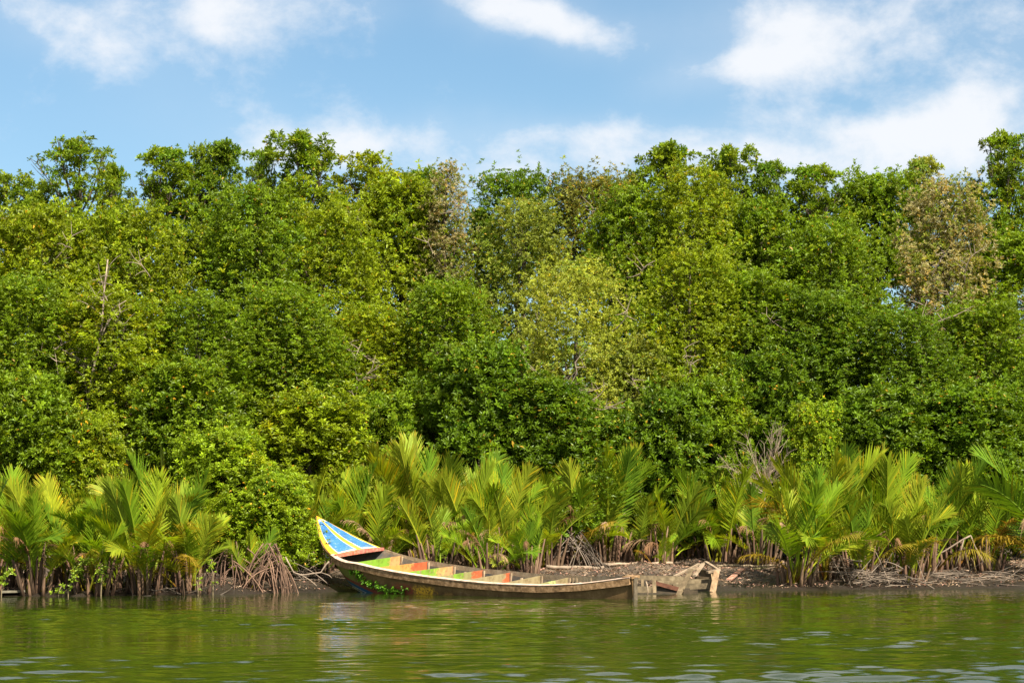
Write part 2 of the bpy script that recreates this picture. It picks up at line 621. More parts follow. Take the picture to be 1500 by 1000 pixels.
# smooth the sheer lines so that they read as bent timber
_us = np.linspace(0, BL, 98)
_zn = np.array([near_pt(u).z for u in _us])
_zf = np.array([far_pt(u).z for u in _us])
ker = np.array([1, 2, 3, 2, 1]) / 9.0
for _ in range(2):
    _zn = np.convolve(np.pad(_zn, 2, mode='reflect', reflect_type='odd'), ker, 'valid')
    _zf = np.convolve(np.pad(_zf, 2, mode='reflect', reflect_type='odd'), ker, 'valid')


def rail(u, v):
    """point of the sheer plane: v = -1 near side, +1 far side"""
    p = BOW + AX * u + SX * (hb(u) * v)
    zn, zf = np.interp(u, _us, _zn), np.interp(u, _us, _zf)
    p.z = float(zn + (zf - zn) * (v + 1) / 2)
    return p


KU = [0, .25, .5, .75, 1.0, 1.35, 1.75, 2.3, 3.1, 7.7, 9.0, 9.92]
KZ = [1.62, 1.28, 1.00, .70, .40, .13, -.06, -.22, -.32, -.32, -.26, -.14]


def keel_z(u):
    return float(np.interp(u, KU, KZ))


def hull_pt(u, side, q, inset=0.0):
    """q: 0 rail .. 1 keel"""
    r = rail(u, side)
    c = (BOW + AX * u)
    zk = keel_z(u) + inset * 1.2
    fb = min(1.0, max(0.0, (u - 0.8) / 2.0))
    fs = min(1.0, max(0.0, (BL - u) / 1.5))
    full = fb * (0.3 + 0.7 * fs)
    lat_f = np.interp(q, [0, .3, .6, .8, 1], [1, .93, .80, .58, 0])
    ver_f = np.interp(q, [0, .3, .6, .8, 1], [0, .38, .76, .95, 1])
    lat_v = np.interp(q, [0, .3, .6, .8, 1], [1, .72, .45, .24, 0])
    ver_v = np.interp(q, [0, .3, .6, .8, 1], [0, .27, .56, .78, 1])
    lat = lat_v + (lat_f - lat_v) * full
    ver = ver_v + (ver_f - ver_v) * full
    b = max(0.0, hb(u) - inset)
    p = c + SX * (side * b * lat)
    p.z = r.z + (zk - r.z) * ver
    return p


def hull_material():
    m, n, l, out = new_mat('hull_paint')
    MN = lambda op, a, b=None, c=False: math_node(n, l, op, a, b, c)
    tc = n.new('ShaderNodeTexCoord')
    at = N(n, 'ShaderNodeAttribute', attribute_name='tint')     # r: metres from bow / 10, g: rail..keel
    sp = n.new('ShaderNodeSeparateColor')
    l.new(at.outputs['Color'], sp.inputs[0])
    nz = N(n, 'ShaderNodeTexNoise', i_Scale=3.5, i_Detail=8.0, i_Roughness=0.65)
    nf = N(n, 'ShaderNodeTexNoise', i_Scale=22.0, i_Detail=6.0, i_Roughness=0.7)
    l.new(tc.outputs['Object'], nz.inputs['Vector'])
    l.new(tc.outputs['Object'], nf.inputs['Vector'])
    base = ramp(n, [(0.3, (0.070, 0.038, 0.013)), (0.55, (0.165, 0.100, 0.038)), (0.75, (0.31, 0.21, 0.095))])
    l.new(MN('ADD', MN('MULTIPLY', nz.outputs[0], 0.7), MN('MULTIPLY', nf.outputs[0], 0.3)), base.inputs[0])
    col = base.outputs[0]

    def over(col, fac, c):
        mx = n.new('ShaderNodeMix')
        mx.data_type = 'RGBA'
        l.new(fac, mx.inputs['Factor'])
        l.new(col, mx.inputs['A'])
        mx.inputs['B'].default_value = (*c, 1)
        return mx.outputs['Result']

    def band(v, lo, hi, soft):
        a = MN('DIVIDE', MN('SUBTRACT', v, lo), soft, True)
        b = MN('DIVIDE', MN('SUBTRACT', hi, v), soft, True)
        return MN('MULTIPLY', a, b)
    wob = MN('MULTIPLY', MN('SUBTRACT', nz.outputs[0], 0.5), 0.12)
    u = MN('ADD', sp.outputs[0], wob)
    q = MN('ADD', sp.outputs[1], MN('MULTIPLY', MN('SUBTRACT', nf.outputs[0], 0.5), 0.06))
    worn = MN('GREATER_THAN', nf.outputs[0], 0.40)
    green = MN('MULTIPLY', band(u, -0.1, 0.235, 0.03), MN('MULTIPLY', worn, 0.9))
    col = over(col, green, (0.21, 0.255, 0.055))
    # painted bands of the forefoot run along a line that falls towards the waterline
    line = MN('ADD', MN('SUBTRACT', sp.outputs[2], 0.50), MN('MULTIPLY', MN('SUBTRACT', sp.outputs[0], 0.10), 2.3))
    line = MN('ADD', line, MN('MULTIPLY', MN('SUBTRACT', nf.outputs[0], 0.5), 0.03))
    fwd = band(u, -0.2, 0.40, 0.03)
    col = over(col, MN('MULTIPLY', band(line, -0.075, 0.0, 0.012), fwd), (0.22, 0.055, 0.035))
    col = over(col, MN('MULTIPLY', band(line, -3.0, -0.075, 0.012), fwd), (0.025, 0.10, 0.19))
    col = over(col, MN('MULTIPLY', band(line, -0.175, -0.15, 0.008), fwd), (0.45, 0.50, 0.50))
    for (uu, qq, ru, rq, c) in ((0.395, 0.40, 0.045, 0.20, (0.26, 0.060, 0.03)), (0.455, 0.40, 0.032, 0.20, (0.66, 0.38, 0.03)), (0.52, 0.42, 0.012, 0.10, (0.30, 0.17, 0.05)), (0.63, 0.45, 0.015, 0.08, (0.05, 0.18, 0.16)), (0.70, 0.46, 0.02, 0.05, (0.22, 0.09, 0.05))):
        f = MN('MULTIPLY', band(u, uu - ru, uu + ru, ru * 0.7), band(q, qq - rq, qq + rq, rq * 0.7))
        col = over(col, MN('MULTIPLY', MN('MULTIPLY', f, 1.6, True), MN('GREATER_THAN', nf.outputs[0], 0.47)), c)
    bs = N(n, 'ShaderNodeBsdfPrincipled', i_Roughness=0.75)
    bs.inputs['Specular IOR Level'].default_value = 0.25
    l.new(col, bs.inputs['Base Color'])
    b = N(n, 'ShaderNodeBump', i_Strength=0.5, i_Distance=0.01)
    l.new(nf.outputs[0], b.inputs['Height'])
    l.new(b.outputs[0], bs.inputs['Normal'])
    l.new(bs.outputs[0], out.inputs[0])
    return m


def build_boat():
    org = BOW.lerp(STERN, 0.5)
    boat = empty('longboat', org, 'long narrow wooden boat with high blue and yellow bow moored at the bank', 'boat')
    us = np.concatenate([np.linspace(0, 2.6, 34), np.linspace(2.7, BL, 46)])
    qs = np.linspace(0, 1, 15)
    V, T, F = [], [], []
    for inset in (0.0, 0.035):
        for u in us:
            for side in (-1, 1):
                for q in qs:
                    V.append(hull_pt(u, side, q, inset))
                    T.append((u / 10.0, q, V[-1].z))
    nq, nu = len(qs), len(us)
    idx = lambda s, i, side, k: ((s * nu + i) * 2 + side) * nq + k
    outer, inner = [], []
    for s, dst in ((0, outer), (1, inner)):
        for i in range(nu - 1):
            for side in (0, 1):
                for k in range(nq - 1):
                    f = (idx(s, i, side, k), idx(s, i + 1, side, k), idx(s, i + 1, side, k + 1), idx(s, i, side, k + 1))
                    dst.append(f if (side == 0) ^ (s == 1) else f[::-1])
    # stern post closing the outer skin
    outer.append(tuple(idx(0, nu - 1, 0, k) for k in range(nq)) + tuple(idx(0, nu - 1, 1, k) for k in reversed(range(nq - 1))))
    Vn = np.array([tuple(v) for v in V]) - np.array(org)
    half = len(Vn) // 2
    mh = hull_material()
    o = bpy.data.objects.new('hull', mesh_np('hull', Vn[:half], outer, np.array(T)[:half], mh, True))
    link(o, boat)
    mi = noise_material('inner_planks', [(0.3, (0.035, 0.05, 0.055)), (0.55, (0.11, 0.085, 0.06)), (0.75, (0.20, 0.16, 0.11))], 5, 7, 0.85, 0.4)
    inn = [tuple(i - half for i in f) for f in inner]
    link(bpy.data.objects.new('lining', mesh_np('lining', Vn[half:], inn, None, mi, True)), boat)

    wood = noise_material('worn_rail', [(0.30, (0.075, 0.042, 0.018)), (0.5, (0.23, 0.135, 0.060)), (0.72, (0.46, 0.29, 0.155))], 9, 8, 0.8, 0.5, (1, 1, 1))
    wood_in = noise_material('worn_inner_rail', [(0.3, (0.24, 0.17, 0.10)), (0.55, (0.37, 0.27, 0.165)), (0.72, (0.50, 0.38, 0.25))], 7, 8, 0.8, 0.5, (1, 1, 1))

    def rail_strip(name, side, u0, u1, hi, w_out, w_in, mat, top=0.02):
        mb = MB()
        ring = []
        ns = 70
        for i in range(ns + 1):
            u = u0 + (u1 - u0) * i / ns
            r = rail(u, side)
            k = 1.0
            o_ = SX * side
            h = hi * k
            wob = 0.004 * math.sin(u * 3.1) + 0.002 * math.sin(u * 7.0)
            ring.append([r + o_ * (w_out + wob) + Vector((0, 0, top * 0.3)), r - o_ * w_in * k + Vector((0, 0, top)), r - o_ * w_in * k + Vector((0, 0, -h * 0.8)), r + o_ * (w_out * 0.7 + wob) + Vector((0, 0, -h + wob))])
        vs_ = [p for rr in ring for p in rr]
        fs = []
        for i in range(ns):
            for k in range(4):
                k2 = (k + 1) % 4
                fs.append((i * 4 + k, i * 4 + k2, i * 4 + 4 + k2, i * 4 + 4 + k))
        fs.append((0, 3, 2, 1))
        fs.append(tuple(ns * 4 + k for k in range(4)))
        mb.add(vs_, fs)
        return mb.build(name, mat, boat, org)
    rail_strip('gunwale', -1, 1.42, BL - 0.03, 0.135, 0.035, 0.06, wood)
    rail_strip('gunwale', 1, 1.62, BL - 0.03, 0.135, 0.03, 0.05, wood_in)
    lit_top_mat = noise_material('rail_lit_top', [(0.28, (0.26, 0.17, 0.11)), (0.5, (0.50, 0.355, 0.26)), (0.72, (0.64, 0.50, 0.40))], 8, 8, 0.8, 0.4)
    rail_strip('gunwale_lit_top', -1, 1.40, BL - 0.02, 0.006, 0.045, 0.068, lit_top_mat, top=0.034)  # added paler strip: the sunlit top of the rail put into colour
    rail_strip('lower_edge', -1, 0.0, 1.43, 0.075, 0.022, 0.02, wood, top=-0.02)
    # stern cap
    mb = MB()
    s0 = rail(BL - 0.22, 0)
    mb.board(rail(BL - 0.10, -1) + Vector((0, 0, 0.012)), rail(BL - 0.10, 1) + Vector((0, 0, 0.012)), 0.05, 0.26)
    mb.build('stern_block', wood, boat, org)
    # sternpost
    mb = MB()
    a = rail(BL, 0) + AX * 0.025
    mb.board(a + Vector((0, 0, 0.0)) - AX * 0.02, Vector((a.x, a.y, -0.3)) - AX * 0.02, 0.05, 0.10, up=tuple(AX))
    mb.build('sternpost', noise_material('sternpost_wood', [(0.3, (0.05, 0.038, 0.022)), (0.7, (0.18, 0.14, 0.09))], 8), boat, org)

    # ---- bow deck
    yellow = paint_material('yellow_paint', [(0, (0.62, 0.34, 0.020)), (0.6, (0.60, 0.44, 0.045))], (0.50, 0.40, 0.20), 0.38, 12)
    cream = paint_material('cream_paint', [(0, (0.60, 0.52, 0.34))], (0.48, 0.38, 0.2), 0.35, 14)
    blue = paint_material('blue_paint', [(0, (0.030, 0.135, 0.33)), (0.45, (0.040, 0.155, 0.34)), (0.8, (0.085, 0.20, 0.35))], (0.24, 0.33, 0.38), 0.38, 12)
    red = paint_material('red_paint', [(0, (0.50, 0.13, 0.07)), (0.5, (0.42, 0.12, 0.09))], (0.42, 0.26, 0.17), 0.45, 16)

    def deck_pt(u, v, lift=0.0):
        p = rail(u, v)
        k = min(1.0, u / 1.2)
        p.z += 0.08 * k * (1 - v * v) + lift + 0.012
        return p

    def deck_patch(name, u0, u1, v0, v1, lift, mat, nu_=22, nv=12, u0v=None):
        mb = MB()
        vs_ = []
        for i in range(nu_ + 1):
            for j in range(nv + 1):
                v = v0 + (v1 - v0) * j / nv
                a0 = u0 if u0v is None else u0 + u0v * abs(v)
                e = u1 - 0.10 * v * v * (u1 / 1.6)
                u = a0 + (e - a0) * i / nu_
                vs_.append(deck_pt(u, v, lift))
        m_ = nv + 1
        fs = [(i * m_ + j, (i + 1) * m_ + j, (i + 1) * m_ + j + 1, i * m_ + j + 1) for i in range(nu_) for j in range(nv)]
        # skirt so that each painted panel is a thin board
        b = len(vs_)
        border = [i * m_ for i in range(nu_ + 1)] + [nu_ * m_ + j for j in range(1, nv + 1)] + [i * m_ + nv for i in range(nu_ - 1, -1, -1)] + [j for j in range(nv - 1, 0, -1)]
        vs_ += [vs_[i] + Vector((0, 0, -0.012)) for i in border]
        nb = len(border)
        for k in range(nb):
            k2 = (k + 1) % nb
            fs.append((border[k], b + k, b + k2, border[k2]))
        mb.add(vs_, fs)
        return mb.build(name, mat, boat, org, smooth=False)
    deck_patch('deck', 0.0, 1.62, -1.0, 1.0, 0.0, yellow)
    for sgn in (-1, 1):
        deck_patch('deck_border', 0.12, 1.52, sgn * 0.115, sgn * 0.79, 0.006, cream, u0v=0.05)
        deck_patch('deck_panel', 0.19, 1.49, sgn * 0.145, sgn * 0.765, 0.012, blue, u0v=0.06)
    # red coaming along the aft edge of the deck
    mb = MB()
    ring = []
    for j in range(25):
        v = -0.96 + 1.92 * j / 24
        e = 1.62 - 0.10 * v * v
        top = deck_pt(e, v, 0.028)
        hgt = 0.095 - 0.03 * v * v
        ring += [top - AX * 0.07, top + AX * 0.035, top + AX * 0.035 + Vector((0, 0, -hgt)), top - AX * 0.07 + Vector((0, 0, -hgt))]
    fs = [(j * 4 + k, j * 4 + (k + 1) % 4, j * 4 + 4 + (k + 1) % 4, j * 4 + 4 + k) for j in range(24) for k in range(4)] + [(3, 2, 1, 0), (96, 97, 98, 99)]
    mb.add(ring, fs)
    mb.build('coaming', red, boat, org)
    # metal eye and ring on the stem where the mooring line was tied
    mb = MB()
    e0 = hull_pt(0.98, -1, 0.25) - SX * 0.02
    mb.tube([e0 + Vector((0.05 * math.cos(t), 0, 0.07 * math.sin(t) - 0.05)) for t in np.linspace(0, 6.28, 12)], [0.009] * 12, 5)
    mb.build('mooring_ring', noise_material('old_metal', [(0.3, (0.30, 0.34, 0.36)), (0.7, (0.5, 0.52, 0.52))], 8, 4, 0.5, 0.1), boat, org)

    # ---- thwarts: upright boards from side to side
    G, O, W = (0.17, 0.31, 0.022), (0.46, 0.090, 0.030), (0.28, 0.22, 0.11)
    TW = (0.25, 0.195, 0.095)
    OL = (0.24, 0.22, 0.08)
    specs = [(588, [(0, G), (0.60, G), (0.74, (0.50, 0.25, 0.09))], 0.36), (627, [(0, (0.46, 0.24, 0.05)), (0.35, (0.58, 0.25, 0.06)), (0.66, O)], 0.36), (665, [(0, G), (0.66, (0.50, 0.30, 0.10)), (0.85, (0.50, 0.24, 0.10))], 0.44),
             (708, [(0, OL), (0.45, G), (0.62, OL), (0.76, O)], 0.44), (748, [(0, TW), (0.45, W), (0.86, O)], 0.40), (793, [(0, TW), (0.5, W)], 0.45), (834, [(0, OL), (0.50, (0.36, 0.46, 0.14)), (0.66, TW)], 0.42)]
    for i, (px, coats, wear) in enumerate(specs):
        lo, hi = 1.0, BL
        for _ in range(40):
            mid = (lo + hi) / 2
            if proj(rail(mid, 0.97))[0] < px:
                lo = mid
            else:
                hi = mid
        u = lo
        b = hb(u) - 0.045
        pn, pf = rail(u, -b / hb(u)), rail(u, b / hb(u))
        wid = (pf - pn).length
        ang_tilt = math.asin((pf.z - pn.z) / wid)
        hgt = 0.24
        mb = MB()
        mb.board((0, 0, 0), (wid, 0, 0), hgt, 0.042, rough=0.02)
        # local x runs from the near rail to the far rail
        me_ob = mb.build('thwart', paint_material('thwart_paint', coats, (0.26, 0.185, 0.09), wear - 0.02, 13, 0.7), boat)
        rot = Matrix.Rotation(math.atan2(SX.y, SX.x), 4, 'Z') @ Matrix.Rotation(-ang_tilt, 4, 'Y')
        me_ob.matrix_local = Matrix.Translation((pn - org) + Vector((0, 0, -hgt / 2 - 0.015))) @ rot
        # bracket on the far side
        mb = MB()
        c = rail(u, (b - 0.02) / hb(u)) + AX * 0.06
        mb.board(c + Vector((0, 0, -0.02)), c + Vector((0, 0, -0.40)), 0.05, 0.05, up=tuple(AX))
        mb.build('rib', wood_in, boat, org)
        u2 = u + 0.42
        if u2 < 8.6:
            mb = MB()
            c = rail(u2, (hb(u2) - 0.06) / hb(u2))
            mb.board(c + Vector((0, 0, -0.10)), hull_pt(u2, 1, 0.5, 0.06), 0.05, 0.045, up=tuple(AX))
            mb.build('rib', wood_in, boat, org)
    # stern platform boards and stern ribs
    for u in (7.75, 7.86, 8.35):
        mb = MB()
        c = rail(u, (hb(u) - 0.05) / hb(u))
        mb.board(c + Vector((0, 0, -0.02)), c + Vector((0, 0, -0.30)), 0.045, 0.03, up=tuple(AX))
        mb.build('rib', wood_in, boat, org)
    floor = noise_material('floor_boards', [(0.3, (0.10, 0.09, 0.05)), (0.6, (0.20, 0.19, 0.09)), (0.75, (0.30, 0.27, 0.16))], 5, 6, 0.85, 0.4)
    for v in (-0.56, -0.28, 0.0, 0.28, 0.56):
        mb = MB()
        pts = []
        us2 = np.linspace(1.9, 8.4, 18)
        for u in us2:
            c = BOW + AX * u
            z = hull_pt(u, -1, 0.8, 0.035).z
            pts.append((c + SX * (v * hb(u)) + Vector((0, 0, z + 0.10)), hb(u)))
        ring = []
        for p, b in pts:
            for (a, zz) in ((-1, 0), (1, 0), (1, -0.02), (-1, -0.02)):
                ring.append(p + SX * (a * 0.125 * b) + Vector((0, 0, zz)))
        m_ = len(pts)
        fs = [(j * 4 + k, j * 4 + 4 + k, j * 4 + 4 + (k + 1) % 4, j * 4 + (k + 1) % 4) for j in range(m_ - 1) for k in range(4)] + [(3, 2, 1, 0), (m_ * 4 - 4, m_ * 4 - 3, m_ * 4 - 2, m_ * 4 - 1)]
        mb.add(ring, fs)
        mb.build('plank', floor, boat, org)
    return boat


build_boat()


# ------------------------------------------------------------------ the wreck behind the stern
def build_wreck():
    org = P(985, 868, 44.8)
    org.z = 0
    w = empty('wrecked_boat', org, 'broken half sunken grey wooden boat on the mud behind the stern', 'boat wreck')
    grey = noise_material('wreck_wood', [(0.3, (0.060, 0.045, 0.024)), (0.55, (0.150, 0.112, 0.062)), (0.75, (0.26, 0.205, 0.12))], 7, 8, 0.85, 0.5, use_tint=True)
    pale = noise_material('wreck_wood_pale', [(0.28, (0.12, 0.082, 0.05)), (0.5, (0.26, 0.19, 0.12)), (0.75, (0.40, 0.31, 0.22))], 8, 8, 0.85, 0.5, use_tint=True)
    dark = noise_material('wreck_wood_dark', [(0.3, (0.020, 0.014, 0.008)), (0.7, (0.075, 0.054, 0.030))], 7, 7, 0.6, 0.5, use_tint=True)  # darkest and smoothest of the wreck boards

    def bd(name, a, b, wide, thick, mat, up=(0, 0, 1), taper=1.0, rough=0.06, tint=(1, 1, 1)):
        mb = MB()
        mb.board(P(*a), P(*b), wide, thick, up, tint, taper, rough)
        return mb.build(name, mat, w, org)
    # near side planking, low over the water
    bd('plank', (915, 845, 44.9), (1003, 847, 45.6), 0.10, 0.05, grey)                # long rail
    bd('plank', (920, 863, 44.6), (957, 864, 44.9), 0.16, 0.04, grey)
    bd('plank', (918, 871.5, 44.5), (1012, 872, 44.9), 0.12, 0.05, dark)
    bd('plank', (955, 865, 45.2), (1010, 868, 45.5), 0.22, 0.04, dark)
    bd('plank', (958, 853, 45.1), (995, 863, 45.4), 0.09, 0.05, dark, tint=(2.2, 1.2, 1.1))
    # side panel that is still whole
    bd('plank', (962, 852, 46.0), (1040, 852, 46.8), 0.13, 0.04, grey)
    bd('plank', (985, 859.5, 46.1), (1040, 857.5, 46.7), 0.13, 0.04, grey, tint=(0.85, 0.85, 0.85))
    # ribs
    for px in (930, 941, 958):
        bd('rib', (px, 848, 44.95), (px + 0.8, 873, 44.8), 0.06 if px != 958 else 0.085, 0.045, grey, up=(1, 0, 0), tint=(1.1, 1.05, 1))
    # thin pale cane standing in the water
    mb = MB()
    mb.tube([P(946.5, 851, 44.3), P(948, 858, 44.3), P(949, 866, 44.3), P(948, 876, 44.3)], [0.016, 0.016, 0.017, 0.014], 6)
    mb.build('cane', pale, w, org, smooth=True)
    mb = MB()
    mb.tube([P(929, 846, 44.2), P(930, 858, 44.2), P(933, 868, 44.2), P(933.5, 876, 44.2)], [0.014, 0.013, 0.012, 0.01], 6)
    mb.build('cane', pale, w, org, smooth=True)
    # leaning broken board
    bd('broken_board', (990, 878, 44.3), (1013, 833.5, 45.4), 0.14, 0.035, grey, up=(1, 0, 0.4), taper=0.7, rough=0.12, tint=(1.05, 1.0, 0.95))
    bd('broken_board', (1000, 867, 44.6), (1021, 868.5, 44.9), 0.13, 0.05, dark)
    # rails rising to the pointed end
    bd('rail', (988, 843.5, 46.2), (1024, 825.5, 47.6), 0.035, 0.06, pale)
    bd('rail', (1033.5, 822.5, 47.7), (1053, 834.5, 46.6), 0.04, 0.07, pale)
    bd('crosspiece', (1017, 843, 46.5), (1030, 825, 47.4), 0.09, 0.05, pale, up=(1, -0.2, 0.3))
    bd('crosspiece', (1008, 834, 46.4), (1023, 832, 47.0), 0.05, 0.05, pale, up=(0, 0, 1))
    # inner face between the rails and the end post
    bd('plank', (1024, 838, 47.6), (1052, 842, 46.9), 0.16, 0.03, grey, tint=(0.9, 0.85, 0.8))
    bd('plank', (1018, 848, 47.2), (1052, 852, 46.9), 0.16, 0.03, grey, tint=(0.75, 0.7, 0.65))
    bd('end_post', (1050, 836, 46.5), (1044, 867, 46.2), 0.125, 0.045, pale, up=(1, 0, 0), taper=1.15, tint=(0.95, 0.82, 0.68))
    bd('end_cap', (1036, 838, 46.45), (1054, 834, 46.6), 0.05, 0.10, pale)
    bd('splinter', (1042.5, 840, 46.1), (1044.5, 861, 46.05), 0.03, 0.03, pale, up=(1, 0, 0), taper=0.4, tint=(1.3, 1.2, 1.0))


build_wreck()


# ------------------------------------------------------------------ foliage builders
def unit(a):
    return a / np.maximum(1e-6, np.linalg.norm(a, axis=-1, keepdims=True))


def rosettes(C, A, size, tint, nl=8, g=rng, wid=0.40, spread=(14, 80), yellow=0.009, orange=(0.50, 0.30, 0.03)):
    """rosettes of folded leaves: C centres, A axes, size leaf lengths, tint colours -> V, F, T"""
    n = len(C)
    ref = np.where(np.abs(A[:, 2:3]) > 0.9, np.array([[1.0, 0, 0]]), np.array([[0, 0, 1.0]]))
    e1 = unit(np.cross(A, ref))
    e2 = np.cross(A, e1)
    k = np.arange(nl)
    ph = g.uniform(0, 6.283, (n, 1)) + k[None] * 2.39996 + g.normal(0, 0.25, (n, nl))
    th = np.radians(spread[0] + (spread[1] - spread[0]) * (k[None] + g.uniform(0, 1, (n, nl))) / nl)
    D = np.cos(th)[..., None] * A[:, None] + np.sin(th)[..., None] * (np.cos(ph)[..., None] * e1[:, None] + np.sin(ph)[..., None] * e2[:, None])
    S = unit(np.cross(D, A[:, None] + 0.001))
    Nn = np.cross(S, D)
    L = size[:, None] * g.uniform(0.7, 1.2, (n, nl))
    W = L * wid * 0.5
    base = C[:, None] + D * (L * 0.10)[..., None] + A[:, None] * (g.uniform(-0.35, 0.1, (n, nl)) * size[:, None])[..., None]
    tip = base + D * L[..., None] - Nn * (L * 0.12)[..., None] * 0 + np.array([0, 0, -1.0]) * (L * g.uniform(0.0, 0.22, (n, nl)))[..., None]
    mid = base + D * (L * 0.55)[..., None] + Nn * (L * 0.02)[..., None]
    lf = mid + S * W[..., None] + Nn * (W * 0.45)[..., None]
    rt = mid - S * W[..., None] + Nn * (W * 0.45)[..., None]
    V = np.stack([base, lf, tip, rt], 2).reshape(-1, 3)
    m = n * nl
    b = np.arange(m) * 4
    F = np.concatenate([np.stack([b, b + 2, b + 1], 1), np.stack([b, b + 3, b + 2], 1)])
    T = tint[:, None] * g.uniform(0.78, 1.22, (n, nl, 1))
    pick = g.uniform(0, 1, (n, nl)) < yellow
    T = np.where(pick[..., None], np.array(orange) * g.uniform(0.7, 1.2, (n, nl, 1)), T)
    T = np.repeat(T.reshape(-1, 3), 4, axis=0)
    return V, F, T


PAL = {
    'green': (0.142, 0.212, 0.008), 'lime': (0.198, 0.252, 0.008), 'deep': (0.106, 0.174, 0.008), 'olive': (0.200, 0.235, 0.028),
    'pale': (0.305, 0.335, 0.040), 'brown': (0.310, 0.270, 0.130), 'rust': (0.165, 0.165, 0.030), 'fresh': (0.210, 0.290, 0.011),
}
CACHE = {}
UNIQUE = {'spire': 5, 'dome': 11, 'bush': 5}


def tree_copy(src, base, rad, H, label, cat, group, name, color, seed):
    t0, rad0, H0 = src
    r = random.Random(seed)
    t = empty(name, base, label, cat, group)
    t.scale = (rad / rad0 * r.choice((-1, 1)), rad / rad0, H / H0)
    t.rotation_euler = (0, 0, r.uniform(-0.45, 0.45))
    for ch in t0.children:
        c = ch.copy()
        COL.objects.link(c)
        c.parent = t
        if ch.name.startswith('crown'):
            c.color = (*PAL[color], 1)
    return t



